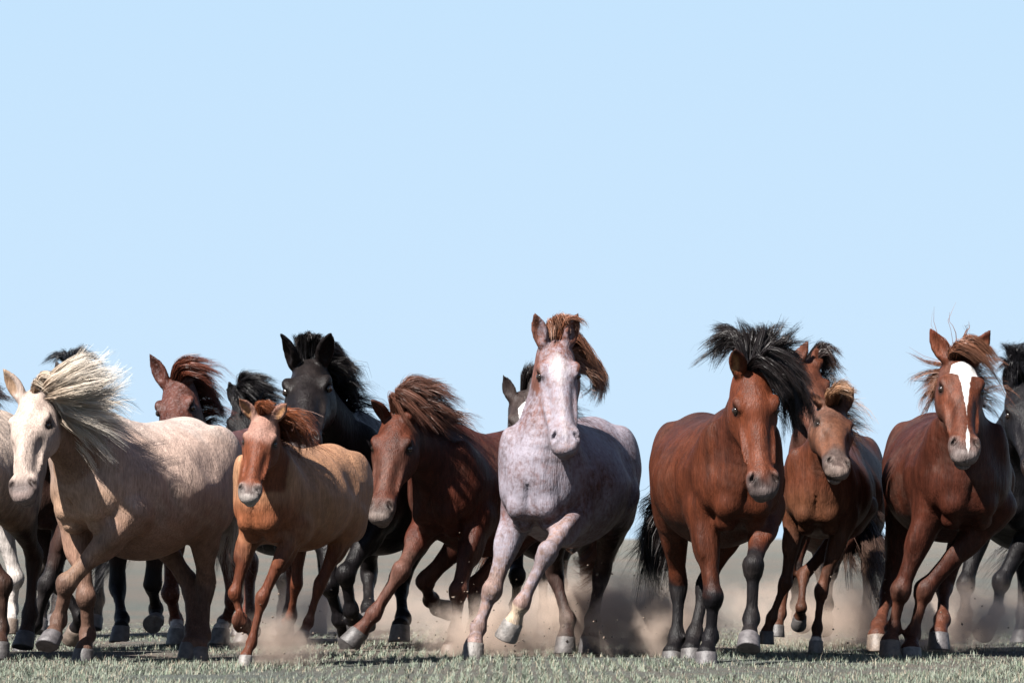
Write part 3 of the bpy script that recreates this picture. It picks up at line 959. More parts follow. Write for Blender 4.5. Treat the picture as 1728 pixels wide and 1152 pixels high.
HERD = []
HERD.append(dict(   # red roan in the middle
    label="red roan horse at the centre with a white streaked face and one foreleg raised", seed=11,
    x=958, Y=22.9, S=1.0, z0=-0.03, a=-18, hs=1.12, h=0.0098, legw=1.03, wide=1.02, belly=1.15, poll=(938, 562), muzz=(957, 749), face=6, earR=(903, 527, 'n'), earL=(974, 527, 'n'), ear=0.15, earout=0.5,
    FR=dict(j=[(831, 996, 'n'), (807, 1058, 'f'), (800, 1086, 'n')], st=True, hoof='pale'),
    FL=dict(j=[(925, 930, 'n'), (879, 1020, 'f'), (866, 1050, 'f')], hoof='pale', sock=2.0, sock_col=(206, 184, 160)),
    HR=dict(j=[(935, 965, 'f'), (958, 1045, 'n'), (955, 1075, 'n')], hoof='dark', st=True), HL=dict(j=[(1015, 965, 'f'), (1000, 1045, 'n'), (996, 1075, 'n')], st=True, hoof='dark'),
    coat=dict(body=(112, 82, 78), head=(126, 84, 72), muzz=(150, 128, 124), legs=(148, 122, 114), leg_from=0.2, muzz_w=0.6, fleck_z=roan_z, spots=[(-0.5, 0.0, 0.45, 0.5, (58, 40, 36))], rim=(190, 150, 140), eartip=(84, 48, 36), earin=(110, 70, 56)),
    mat=C_("coat_red_roan", fleck=((0.150, 0.136, 0.158), 0.34, 0.68, 34.0), blaze=([(0.14, 0.0), (0.24, 0.055), (0.36, 0.055), (0.46, 0.022), (0.75, 0.018), (0.86, 0.022), (0.98, 0.0)], 0.05, 0.0, 0.07), blaze_col=(0.27, 0.25, 0.255)),
    hair=((136, 80, 56), (176, 122, 96), (196, 156, 134)),
    mane=dict(n=1700, locks=60, wild=0.02, depth=0.05, short=0.6, g=[
        (0.02, [(962, 560, .0), (990, 590, .05), (998, 620, .1)]), (0.10, [(985, 585, .1), (1012, 628, .15), (1018, 668, .2)]),
        (0.22, [(985, 610, .1), (1016, 645, .15), (1008, 682, .2)]), (0.4, [(980, 625, .15), (1012, 650, .2), (985, 680, .25)])]),
    forelock=dict(n=500, locks=20, wild=0.012, depth=0.02, g=[((0.0, -0.05), [(922, 545, -.05), (925, 565, -.1), (922, 590, -.12)]), ((0.0, 0.0), [(945, 532, -.05), (955, 545, -.1), (962, 575, -.12)]), ((0.0, 0.03), [(960, 540, -.06), (985, 545, -.1), (992, 562, -.1)])]),
    tail=dict(n=700, locks=30, wild=0.05, g=[(-0.03, [(1020, 900, 0), (980, 950, -.1), (965, 925, -.1)]), (0.03, [(1040, 900, 0), (1010, 965, 0), (985, 955, -.1)])])))
HERD.append(dict(   # bay, right of centre
    label="bay horse with black windswept mane, black lower legs and a pale grey raised hoof", seed=12,
    x=1212, Y=22.1, S=1.0, z0=-0.03, a=9, hs=1.14, h=0.0098, legw=1.03, wide=1.07, belly=1.15, poll=(1272, 612), muzz=(1294, 824), face=8, earR=(1241, 586, 'n'), earL=(1312, 600), ear=0.15,
    FR=dict(j=[(1203, 1006, 'n'), (1199, 1074, 'f'), (1192, 1101, 'n')], st=True, hoof='grey', dark=0.0),
    FL=dict(j=[(1271, 953, 'n'), (1268, 1044, 'f'), (1264, 1073, 'n')], hoof='grey', dark=-0.15),
    HR=dict(j=[(1145, 985, 'f'), (1142, 1075, 'n'), (1134, 1100, 'n')], st=True), HL=dict(j=[(1190, 985, 'f'), (1172, 1070, 'n'), (1166, 1095, 'n')], st=True),
    coat=dict(body=(88, 45, 28), head=(104, 54, 34), muzz=(112, 98, 96), muzz_t=0.83, rim=(150, 136, 132), legs=(22, 20, 23), leg_from=0.75, leg_soft=0.3, eartip=(36, 26, 22), earin=(170, 130, 90), back=(74, 44, 34), neck=(78, 40, 27)),
    mat=C_("coat_bay", dapple=0.15, dirty=0.08), hair=((26, 22, 24), (40, 34, 34), (52, 44, 42)),
    mane=dict(n=2400, locks=70, wild=0.035, depth=0.06, g=[
        (0.02, [(1240, 580, .1), (1215, 610, .1), (1205, 645, .1)]), (0.02, [(1235, 570, .1), (1210, 590, .15), (1197, 612, .15)]), (0.04, [(1240, 565, .1), (1215, 565, .1), (1200, 572, .1)]),
        (0.05, [(1260, 570, .1), (1250, 555, .1), (1238, 546, .1)]), (0.08, [(1280, 570, .1), (1278, 555, .1), (1275, 545, .1)]), (0.1, [(1295, 575, .1), (1305, 558, .1), (1310, 546, .1)]),
        (0.15, [(1310, 585, .1), (1335, 570, .1), (1348, 560, .1)]), (0.2, [(1320, 600, .1), (1350, 615, .1), (1362, 640, .1)]), (0.3, [(1325, 615, .1), (1350, 650, .1), (1355, 690, .1)])]),
    mane2=dict(n=2000, locks=50, wild=0.03, depth=0.05, short=0.7, g=[(0.05, [(1315, 610, 0), (1352, 635, 0), (1364, 685, 0)]), (0.15, [(1318, 630, 0), (1348, 670, 0), (1358, 735, 0)]), (0.3, [(1318, 650, .05), (1340, 695, .05), (1345, 755, .1)])]),
    forelock=dict(n=1400, locks=36, wild=0.018, depth=0.03, g=[((0.0, -0.03), [(1280, 606, -.08), (1308, 630, -.12), (1340, 668, -.08)]), ((0.02, 0.0), [(1285, 620, -.08), (1312, 650, -.12), (1336, 700, -.06)]), ((-0.02, 0.03), [(1295, 590, -.08), (1335, 610, -.1), (1362, 650, -.02)])]),
    tail=dict(n=1900, locks=60, wild=0.06, depth=0.08, curl=0.03, thick=0.0015, g=[(0.03, [(1115, 860, .1), (1085, 930, .1), (1075, 1000, .1)]), (0, [(1122, 880, .1), (1100, 950, .1), (1105, 1020, .1)]), (-0.02, [(1130, 890, .1), (1120, 960, .1), (1125, 1015, .1)]), (0.04, [(1110, 840, .1), (1080, 880, .1), (1072, 905, .1)])])))
HERD.append(dict(   # palomino
    label="cream palomino horse at the left with a long white mane blowing to the right", seed=13,
    x=240, Y=22.05, S=0.97, z0=-0.02, a=-36, long=0.80, hs=1.08, h=0.0098, legw=1.03, wide=1.24, belly=1.34, poll=(52, 652), muzz=(30, 828), face=-16, earR=(3, 616, 'n'), earL=(95, 640, 'f'), ear=0.16,
    FL=dict(j=[(113, 984, 'n'), (98, 1046, 'f'), (90, 1072, 'n')], hoof='grey'), FR=dict(j=[(146, 1006, 'n'), (147, 1070, 'f'), (142, 1096, 'n')], st=True, hoof='dark'),
    HL=dict(j=[(346, 985, 'f'), (341, 1070, 'n'), (336, 1092, 'n')], st=True, hoof='grey'), HR=dict(j=[(320, 985, 'f'), (325, 1062, 'n'), (322, 1085, 'n')], st=True, hoof='dark'),
    coat=dict(body=(196, 170, 156), belly=(166, 130, 112), chest=(186, 152, 128), head=(200, 180, 168), neck=(160, 128, 108), muzz=(124, 108, 106), muzz_t=0.80, rim=(176, 156, 150), legs=(104, 78, 66), leg_from=0.1, leg_soft=1.2, earin=(170, 125, 75), eartip=(170, 140, 110), back=(210, 192, 182), hspots=[(0.2, 0.0, 0.0, 0.022, (245, 240, 238))]),  # leg brown painted deeper, partly standing in for shade on the legs
    mat=C_("coat_palomino", dapple=0.22, streaky=0.45), hair=((186, 146, 112), (252, 234, 212), (255, 248, 238)),
    mane=dict(n=4600, locks=110, wild=0.032, thick=0.0010, depth=0.06, g=[
        (0.02, [(90, 640, -.1), (130, 612, -.1), (160, 600, -.1)]), (0.03, [(95, 655, -.1), (150, 630, -.1), (185, 625, -.1)]), (0.08, [(100, 665, -.15), (160, 650, -.15), (205, 640, -.1)]),
        (0.15, [(105, 675, -.1), (165, 668, -.1), (210, 620, 0)]), (0.25, [(110, 680, -.1), (160, 690, -.1), (205, 690, 0)]), (0.35, [(115, 700, -.1), (165, 720, -.1), (215, 755, -.05)]), (0.5, [(110, 720, -.12), (140, 760, -.12), (165, 815, -.1)])]),
    forelock=dict(n=1200, locks=30, wild=0.016, depth=0.03, g=[((0.0, 0.0), [(62, 648, -.1), (90, 672, -.12), (125, 705, -.1)]), ((0.0, 0.03), [(70, 640, -.1), (105, 660, -.12), (150, 690, -.1)]), ((0.0, 0.05), [(75, 630, -.05), (115, 640, -.1), (165, 650, -.1)])]),
    tail=dict(n=800, locks=30, wild=0.06, g=[(0, [(395, 830, 0), (385, 920, 0), (390, 985, 0)]), (0.03, [(400, 830, 0), (395, 900, 0), (400, 960, 0)])])))
HERD.append(dict(   # chestnut foal in front
    label="light chestnut foal at the front left with a pale forehead and grey rimmed muzzle", cat='foal', seed=14,
    x=508, Y=21.4, S=0.80, z0=0.05, belly=1.05, leg=0.84, legw=0.95, a=-22, hs=1.02, h=0.0092, wide=0.98, poll=(446, 692), muzz=(417, 832), face=-6, earR=(403, 671, 'n'), earL=(486, 679, 'n'), ear=0.16, neck=0.62,
    FR=dict(j=[(397, 1000, 'n'), (408, 1050, 'f'), (420, 1056, 'f')], hoof='dark'), FL=dict(j=[(443, 1008, 'n'), (424, 1085, 'n'), (415, 1106, 'n')], st=True, hoof='pale'),
    HL=dict(j=[(540, 985, 'f'), (520, 1050, 'n'), (512, 1068, 'n')], hoof='dark'), HR=dict(j=[(500, 985, 'f'), (490, 1040, 'f'), (484, 1050, 'f')], hoof='dark'),
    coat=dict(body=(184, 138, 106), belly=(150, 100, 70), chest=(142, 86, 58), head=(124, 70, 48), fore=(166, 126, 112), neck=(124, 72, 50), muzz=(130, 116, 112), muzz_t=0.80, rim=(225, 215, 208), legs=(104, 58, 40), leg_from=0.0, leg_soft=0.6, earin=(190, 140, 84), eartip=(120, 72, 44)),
    mat=C_("coat_foal_chestnut", dapple=0.12, streaky=0.7), hair=((120, 66, 40), (150, 86, 54), (110, 60, 40)),
    mane=dict(n=900, locks=40, wild=0.02, depth=0.05, short=0.6, g=[(0.0, [(470, 690, .02), (490, 705, .05), (505, 720, .05)]), (0.2, [(490, 700, .05), (515, 730, .05), (522, 760, .05)]), (0.5, [(505, 720, .05), (520, 750, .05), (520, 775, .05)])]),
    forelock=dict(n=600, locks=22, wild=0.014, depth=0.02, short=0.6, g=[((0.0, -0.04), [(432, 684, -.05), (440, 688, -.08), (455, 700, -.08)]), ((0.0, 0.0), [(452, 682, -.05), (465, 690, -.08), (478, 708, -.06)])]),
    tail=dict(n=500, locks=20, wild=0.03, g=[(0, [(575, 840, 0), (580, 900, 0), (560, 940, .05)])])))
HERD.append(dict(   # big black
    label="tall black horse with pricked ears and bushy mane rising behind the foal", seed=15,
    x=640, Y=24.6, S=1.07, z0=-0.07, belly=1.3, a=-18, hs=1.24, poll=(519, 592), muzz=(508, 742), face=-6, earR=(477, 561, 'n'), earL=(557, 559, 'n'), ear=0.17, neck=0.74,
    FR=dict(j=[(556, 986, 'n'), (573, 1045, 'f'), (584, 1068, 'f')]), FL=dict(j=[(584, 968, 'n'), (592, 1030, 'f'), (600, 1048, 'f')]),
    HR=dict(j=[(622, 965, 'f'), (622, 1025, 'n'), (620, 1045, 'n')]), HL=dict(j=[(675, 985, 'f'), (680, 1042, 'n'), (676, 1056, 'n')], hoof='pale', st=True),
    coat=dict(body=(22, 19, 21), head=(32, 27, 27), muzz=(92, 58, 50), muzz_t=0.72, eartip=(20, 18, 20), hspots=[(0.5, 0.07, -0.06, 0.05, (46, 40, 38))]),
    mat=C_("coat_black", rough=0.45, spec=0.10, dirty=0.03), hair=((20, 18, 20), (30, 27, 28), (52, 42, 36)),
    mane=dict(n=2200, locks=60, wild=0.022, depth=0.07, short=0.65, g=[(0.0, [(548, 580, .05), (575, 592, .1), (592, 615, .1)]), (0.12, [(560, 600, .05), (590, 622, .1), (606, 652, .1)]), (0.3, [(565, 620, .05), (592, 650, .1), (606, 682, .1)]), (0.6, [(585, 645, .1), (600, 675, .1), (602, 695, .1)])]),
    forelock=dict(n=900, locks=25, wild=0.012, depth=0.03, short=0.6, g=[((-0.01, -0.05), [(500, 575, 0), (497, 568, -.05), (494, 574, -.08)]), ((0, 0.0), [(520, 570, 0), (520, 564, -.05), (520, 580, -.08)]), ((-0.01, 0.05), [(540, 575, 0), (545, 570, -.05), (546, 588, -.08)])])))
HERD.append(dict(   # liver chestnut
    label="liver chestnut horse with a thick brown mane tossed right, between the foal and the roan", seed=16,
    x=815, Y=24.2, S=0.99, z0=-0.05, a=-25, hs=1.12, h=0.0098, legw=1.03, belly=1.25, poll=(668, 688), muzz=(634, 864), face=-14, earR=(628, 672, 'n'), earL=(716, 690, 'f'), ear=0.15,
    FR=dict(j=[(678, 962, 'n'), (630, 1036, 'n'), (606, 1066, 'n')], hoof='dark', ), FL=dict(j=[(774, 996, 'n'), (768, 1066, 'f'), (762, 1090, 'n')], st=True, hoof='tan'),
    HR=dict(j=[(716, 980, 'f'), (726, 1012, 'f'), (738, 1024, 'f')], hoof='tan', sole=(0.6, 0.2, 0.3)), HL=dict(j=[(800, 990, 'f'), (800, 1060, 'n'), (796, 1080, 'n')], st=True),
    coat=dict(body=(80, 40, 29), head=(88, 50, 38), fore=(90, 48, 34), muzz=(122, 106, 98), muzz_t=0.84, rim=(180, 164, 156), legs=(96, 62, 52), leg_from=0.4, eartip=(80, 44, 32), neck=(72, 37, 28)),
    mat=C_("coat_liver", dapple=0.2), hair=((92, 56, 42), (126, 84, 68), (74, 48, 40)),
    mane=dict(n=2600, locks=70, wild=0.03, depth=0.06, short=0.6, g=[(0.0, [(680, 655, 0), (700, 645, 0), (735, 655, 0)]), (0.08, [(690, 660, 0), (725, 655, 0), (760, 680, 0)]), (0.2, [(700, 680, 0), (740, 675, 0), (775, 705, 0)]), (0.35, [(710, 700, 0), (745, 700, 0), (780, 725, 0)]), (0.5, [(715, 715, 0), (740, 735, 0), (765, 745, 0)])]),
    forelock=dict(n=1100, locks=30, wild=0.016, depth=0.03, g=[((0, -0.02), [(660, 665, -.08), (690, 680, -.12), (725, 725, -.1)]), ((0, 0.02), [(672, 668, -.08), (700, 700, -.12), (725, 745, -.1)]), ((0, 0.04), [(672, 655, -.05), (705, 665, -.1), (745, 700, -.08)])]),
    tail=dict(n=500, locks=30, wild=0.05, g=[(0, [(850, 850, 0), (820, 940, 0), (800, 980, 0)])])))
HERD.append(dict(   # dark chestnut with blaze
    label="dark chestnut horse at the right with a broad white blaze and copper forelock", seed=17,
    x=1600, Y=23.0, S=1.02, z0=-0.03, a=4, hs=1.12, h=0.0098, legw=1.03, wide=1.10, belly=1.1, poll=(1622, 590), muzz=(1632, 756), face=3, earR=(1566, 549, 'n'), earL=(1674, 549, 'n'), ear=0.155,
    FR=dict(j=[(1520, 995, 'n'), (1507, 1060, 'f'), (1502, 1082, 'n')], st=True, hoof='tan'), FL=dict(j=[(1560, 994, 'n'), (1540, 1070, 'f'), (1537, 1094, 'n')], st=True, hoof='pale'),
    HR=dict(j=[(1500, 1000, 'f'), (1484, 1055, 'n'), (1480, 1072, 'n')], hoof='tan', st=True), HL=dict(j=[(1594, 985, 'f'), (1590, 1045, 'n'), (1584, 1068, 'n')], hoof='grey', st=True),
    coat=dict(body=(72, 36, 25), head=(98, 53, 36), muzz=(118, 104, 102), muzz_t=0.86, rim=(170, 156, 152), legs=(92, 54, 40), leg_from=0.8, leg_soft=0.6, eartip=(96, 48, 34), earin=(120, 70, 50), spots=[(0.42, 0.05, 1.33, 0.10, (190, 170, 155))]),
    mat=C_("coat_dark_chestnut", blaze=([(0.10, 0.0), (0.13, 0.055), (0.22, 0.070), (0.265, 0.032), (0.38, 0.020), (0.52, 0.011), (0.60, 0.001), (0.76, 0.001), (0.83, 0.010), (0.93, 0.011), (1.0, 0.0)], 0.014, -0.010, 0.006)), hair=((110, 66, 48), (150, 100, 76), (120, 84, 66)),
    mane2=dict(n=9, locks=9, wild=0.05, depth=0.02, short=0.9, thick=0.0022, g=[(0.0, [(1605, 565, 0), (1596, 540, 0), (1622, 520, 0)]), (0.0, [(1620, 560, 0), (1618, 540, 0), (1632, 522, 0)]), (0.0, [(1640, 560, 0), (1650, 545, 0), (1665, 540, 0)])]),
    mane=dict(n=900, locks=40, wild=0.03, depth=0.06, g=[(0.1, [(1590, 620, .1), (1570, 635, .1), (1545, 632, .1)]), (0.25, [(1585, 640, .1), (1575, 655, .1), (1570, 680, .1)]), (0.4, [(1585, 660, .1), (1570, 690, .1), (1565, 705, .1)])]),
    forelock=dict(n=1500, locks=34, wild=0.010, depth=0.03, short=0.6, g=[((0.02, -0.04), [(1615, 578, -.05), (1648, 590, -.1), (1680, 618, -.08)]), ((0.05, -0.05), [(1608, 590, -.08), (1642, 604, -.12), (1680, 642, -.1)]), ((0.0, 0.0), [(1630, 570, -.02), (1655, 578, -.05), (1686, 605, 0)]), ((-0.02, 0.03), [(1640, 572, 0), (1664, 586, 0), (1690, 625, .05)])])))
HERD.append(dict(   # foal at the right
    label="brown foal with a rounded tuft of forelock, tucked beside the bay horse", cat='foal', seed=18,
    x=1390, Y=23.4, S=0.86, z0=0.05, a=-8, leg=0.85, belly=0.95, hs=1.12, poll=(1408, 672), muzz=(1420, 782), face=12, earR=(1366, 662, 'n'), earL=(1440, 652, 'n'), ear=0.13, neck=0.6,
    FL=dict(j=[(1386, 996, 'n'), (1379, 1060, 'f'), (1377, 1082, 'n')], sock=2.7, hoof='pale', st=True), FR=dict(j=[(1326, 982, 'n'), (1302, 1042, 'f'), (1294, 1066, 'n')], hoof='dark', st=True),
    HL=dict(j=[(1356, 970, 'f'), (1352, 1025, 'n'), (1350, 1040, 'f')]), HR=dict(j=[(1330, 970, 'f'), (1318, 1035, 'n'), (1312, 1055, 'n')], st=True),
    coat=dict(body=(92, 50, 33), head=(110, 72, 54), fore=(92, 58, 45), muzz=(132, 114, 108), muzz_t=0.68, rim=(180, 160, 150), legs=(84, 52, 38), leg_from=0.4, chest=(96, 60, 42), eartip=(110, 64, 44), earin=(170, 116, 90)),
    mat=C_("coat_foal_brown"), hair=((130, 90, 66), (176, 132, 100), (190, 150, 120)),
    forelock=dict(n=1500, locks=40, wild=0.016, depth=0.05, short=0.6, g=[((0.06, -0.03), [(1402, 668, -.1), (1415, 664, -.15), (1432, 672, -.15)]), ((0.03, -0.01), [(1408, 660, -.05), (1422, 654, -.1), (1440, 664, -.1)]), ((0.0, 0.02), [(1416, 655, 0), (1430, 650, -.05), (1444, 656, -.08)])])))
HERD.append(dict(   # chestnut behind the bay
    label="chestnut horse with a ragged dark mane and tail, mostly hidden behind the bay", seed=19,
    x=1408, Y=25.2, S=1.02, z0=-0.06, belly=1.3, a=-10, hs=1.05, h=0.0145, poll=(1362, 600), muzz=(1402, 735), face=18, earR=(1365, 573, 'n'), earL=(1382, 580, 'f'), ear=0.14,
    FR=dict(j=[(1340, 965, 'n'), (1345, 1020, 'f'), (1350, 1035, 'f')]), FL=dict(j=[(1400, 960, 'n'), (1395, 1020, 'f'), (1392, 1040, 'f')]),
    coat=dict(body=(84, 48, 36), head=(98, 56, 40), muzz=(80, 60, 54), legs=(40, 32, 30), leg_from=0.6, back=(70, 42, 34)),
    mat=C_("coat_chestnut_back"), hair=((40, 32, 32), (62, 48, 44), (96, 74, 60)),
    mane=dict(n=900, locks=40, wild=0.03, depth=0.05, g=[(0.0, [(1385, 580, 0), (1400, 588, 0), (1412, 610, 0)]), (0.1, [(1390, 600, 0), (1405, 615, 0), (1414, 635, 0)]), (0.2, [(1390, 610, 0), (1400, 630, 0), (1408, 645, 0)])]),
    tail=dict(n=2200, locks=60, wild=0.05, depth=0.08, thick=0.0017, short=0.7, g=[(0.03, [(1452, 850, -.6), (1484, 930, -1.3), (1522, 1025, -1.8)]), (0, [(1448, 860, -.6), (1466, 940, -1.3), (1500, 1035, -1.8)]), (-0.03, [(1444, 870, -.6), (1448, 940, -1.3), (1470, 1015, -1.8)]), (0.04, [(1458, 850, -.6), (1486, 900, -1.3), (1516, 975, -1.8)])])))
HERD.append(dict(   # black at the right edge
    label="black horse at the right edge of the photo, behind the blazed chestnut", seed=20,
    x=1730, Y=25.2, S=1.06, z0=-0.06, belly=1.25, a=-18, hs=1.12, h=0.0145, poll=(1724, 634), muzz=(1752, 787), face=-4, earR=(1702, 612, 'n'), ear=0.13,
    FR=dict(j=[(1630, 985, 'n'), (1628, 1035, 'f'), (1626, 1048, 'f')]), FL=dict(j=[(1690, 980, 'n'), (1682, 1030, 'f'), (1670, 1050, 'f')]),
    coat=dict(body=(22, 20, 23), head=(24, 23, 27), muzz=(72, 52, 46), muzz_t=0.8),
    mat=C_("coat_black_edge", dirty=0.03), hair=((20, 19, 22), (30, 28, 32), (44, 40, 42)),
    mane=dict(n=900, locks=40, wild=0.03, g=[(0, [(1700, 600, 0), (1690, 590, 0), (1684, 596, 0)]), (0.1, [(1715, 595, 0), (1722, 588, 0), (1735, 590, 0)]), (0.3, [(1730, 600, 0), (1745, 600, 0), (1760, 620, 0)])]),
    forelock=dict(n=500, locks=25, wild=0.02, g=[((0, -0.03), [(1700, 615, -.05), (1690, 625, -.1), (1684, 640, -.1)]), ((0, 0.03), [(1720, 615, -.05), (1728, 630, -.1), (1735, 650, -.1)])]),
    tail=dict(n=400, locks=30, wild=0.06, g=[(0, [(1790, 850, 0), (1700, 920, 0), (1655, 985, 0)])])))
HERD.append(dict(   # dark head with blaze behind the roan
    label="dark brown horse with a wide white blaze peering out beside the roan", seed=21,
    x=925, Y=25.6, S=0.98, z0=-0.06, belly=1.3, a=-10, hs=1.06, h=0.0145, poll=(880, 655), muzz=(905, 800), face=-2, earR=(849, 631, 'n'), ear=0.14,
    FR=dict(j=[(873, 970, 'n'), (870, 1020, 'f'), (869, 1040, 'n')]),
    coat=dict(body=(70, 40, 32), head=(58, 48, 46), muzz=(90, 80, 78), eartip=(30, 24, 24), legs=(30, 26, 26), leg_from=0.2),
    mat=C_("coat_dark_blaze", blaze=([(0.15, 0.0), (0.22, 0.05), (0.75, 0.06), (1.0, 0.05)], 0.006, -0.01, 0.004)), hair=((34, 28, 28), (48, 40, 38), (60, 50, 46)),
    mane=dict(n=500, locks=20, wild=0.02, g=[(0, [(885, 632, 0), (893, 620, 0), (900, 605, 0)]), (0.15, [(890, 640, 0), (900, 625, 0), (910, 615, 0)])])))
HERD.append(dict(   # roan brown behind palomino
    label="reddish brown horse with copper forelock behind the palomino's back", seed=22,
    x=385, Y=25.4, S=1.03, z0=-0.06, belly=1.3, a=-20, hs=1.10, poll=(293, 628), muzz=(286, 790), face=-14, earR=(254, 597, 'n'), earL=(330, 612, 'f'), ear=0.16,
    FR=dict(j=[(288, 1000, 'n'), (297, 1048, 'f'), (299, 1063, 'n')], hoof='pale', sock=2.2, st=True), FL=dict(j=[(395, 1010, 'n'), (378, 1048, 'f'), (373, 1062, 'n')], hoof='pale', sock=2.2, st=True),
    coat=dict(body=(98, 62, 58), head=(92, 52, 42), neck=(92, 52, 44), muzz=(100, 84, 80), legs=(104, 56, 40), leg_from=0.1, eartip=(60, 34, 28), spots=[(0.40, 0.10, 1.28, 0.12, (226, 220, 218)), (0.35, 0.26, 1.05, 0.10, (190, 176, 170))]),
    mat=C_("coat_brown_roan", fleck=((0.12, 0.09, 0.09), 0.5, 0.85, 60.0)), hair=((84, 42, 28), (118, 62, 42), (100, 52, 40)),
    mane=dict(n=500, locks=30, wild=0.02, g=[(0.1, [(335, 640, 0), (355, 655, 0), (365, 680, 0)]), (0.4, [(350, 665, 0), (370, 690, 0), (380, 715, 0)])]),
    forelock=dict(n=1300, locks=30, wild=0.014, depth=0.04, g=[((0, -0.02), [(300, 612, -.05), (335, 604, -.1), (375, 610, -.1)]), ((0.03, 0.0), [(310, 620, -.05), (340, 622, -.1), (378, 640, -.1)]), ((0.05, 0.03), [(315, 632, -.05), (340, 638, -.1), (368, 656, -.1)])])))
HERD.append(dict(   # black, mostly hidden, between
    label="black horse with tousled mane, just showing left of the tall black horse", seed=23,
    x=470, Y=28.0, S=1.02, z0=-0.06, belly=1.3, a=-12, hs=1.05, h=0.016, poll=(412, 664), muzz=(400, 808), face=-8, earR=(383, 634, 'n'), ear=0.13,
    coat=dict(body=(20, 18, 20), head=(22, 20, 21), muzz=(40, 34, 34)),
    mat=C_("coat_black_far", dirty=0.03), hair=((22, 20, 22), (34, 30, 32), (44, 40, 40)),
    mane=dict(n=800, locks=30, wild=0.025, g=[(0.05, [(425, 638, 0), (445, 640, 0), (475, 655, 0)]), (0.1, [(430, 650, 0), (455, 655, 0), (485, 672, 0)]), (0.3, [(440, 665, 0), (460, 672, 0), (480, 690, 0)])]),
    forelock=dict(n=1400, locks=40, wild=0.03, depth=0.05, g=[((0, -0.03), [(405, 638, -.1), (425, 628, -.2), (448, 642, -.3)]), ((0, 0.0), [(412, 648, -.2), (428, 648, -.3), (455, 668, -.3)]), ((0.05, -0.03), [(400, 662, -.3), (405, 680, -.4), (425, 705, -.5)])])))
HERD.append(dict(   # dark brown behind the palomino's legs
    label="dark brown horse hidden behind the palomino, its black foreleg stretched forward", seed=24,
    x=170, Y=24.4, S=0.98, a=-38, h=0.0145, poll=(112, 668), muzz=(95, 800), face=-20, ear=0.1,
    FL=dict(j=[(80, 985, 'n'), (58, 1052, 'n'), (42, 1080, 'n')], st=True), FR=dict(j=[(100, 985, 'n'), (135, 1040, 'f'), (130, 1060, 'f')], hoof='tan'),
    HR=dict(j=[(197, 990, 'f'), (205, 1042, 'n'), (205, 1058, 'n')], hoof='grey', st=True), HL=dict(j=[(256, 985, 'f'), (262, 1028, 'f'), (264, 1046, 'n')], hoof='pale', sole=(0, -0.8, 0.1)),
    coat=dict(body=(64, 44, 38), head=(60, 42, 36), muzz=(60, 50, 46), legs=(30, 27, 28), leg_from=0.5), mat=C_("coat_dark_brown", dirty=0.08), hair=((26, 24, 26), (34, 32, 34), (44, 42, 44)),
    tail=dict(n=400, locks=30, wild=0.05, g=[(0, [(240, 880, 0), (180, 960, 0), (160, 1000, 0)])])))
HERD.append(dict(   # pinto, farther
    label="black maned horse with a white foreleg, only glimpsed behind the palomino's head", seed=25,
    x=75, Y=27.2, S=1.05, a=-14, h=0.016, poll=(118, 620), muzz=(100, 760), face=-10, ear=0.1,
    FR=dict(j=[(27, 975, 'n'), (20, 1028, 'f'), (17, 1046, 'n')], hoof='tan', sock=-1.0, st=True),
    coat=dict(body=(48, 40, 40), head=(46, 40, 40), muzz=(60, 50, 46), legs=(34, 30, 30)), mat=C_("coat_pinto"), hair=((26, 28, 34), (34, 36, 44), (40, 44, 54)),
    mane=dict(n=700, locks=26, wild=0.02, g=[(0, [(100, 600, 0), (75, 605, 0), (50, 622, 0)]), (0.05, [(122, 600, 0), (135, 590, 0), (150, 596, 0)]), (0.2, [(140, 610, 0), (165, 610, 0), (185, 640, 0)])])))
HERD.append(dict(   # pale horse cut by the left edge
    label="pale cream horse cut off by the left edge of the photo", seed=26,
    x=-62, Y=22.6, S=1.0, a=-16, h=0.0145, poll=(-88, 640), muzz=(-105, 810), face=-14,
    FL=dict(j=[(6, 985, 'n'), (2, 1060, 'f'), (0, 1085, 'n')], st=True),
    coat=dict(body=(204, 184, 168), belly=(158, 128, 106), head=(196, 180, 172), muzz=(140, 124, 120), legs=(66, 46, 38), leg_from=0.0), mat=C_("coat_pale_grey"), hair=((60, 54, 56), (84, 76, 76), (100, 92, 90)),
    mane=dict(n=500, locks=26, wild=0.03, g=[(0.1, [(-30, 640, 0), (-10, 650, 0), (4, 660, 0)]), (0.4, [(-20, 670, 0), (0, 680, 0), (12, 695, 0)])])))
for _h in HERD:
    build_horse(_h)

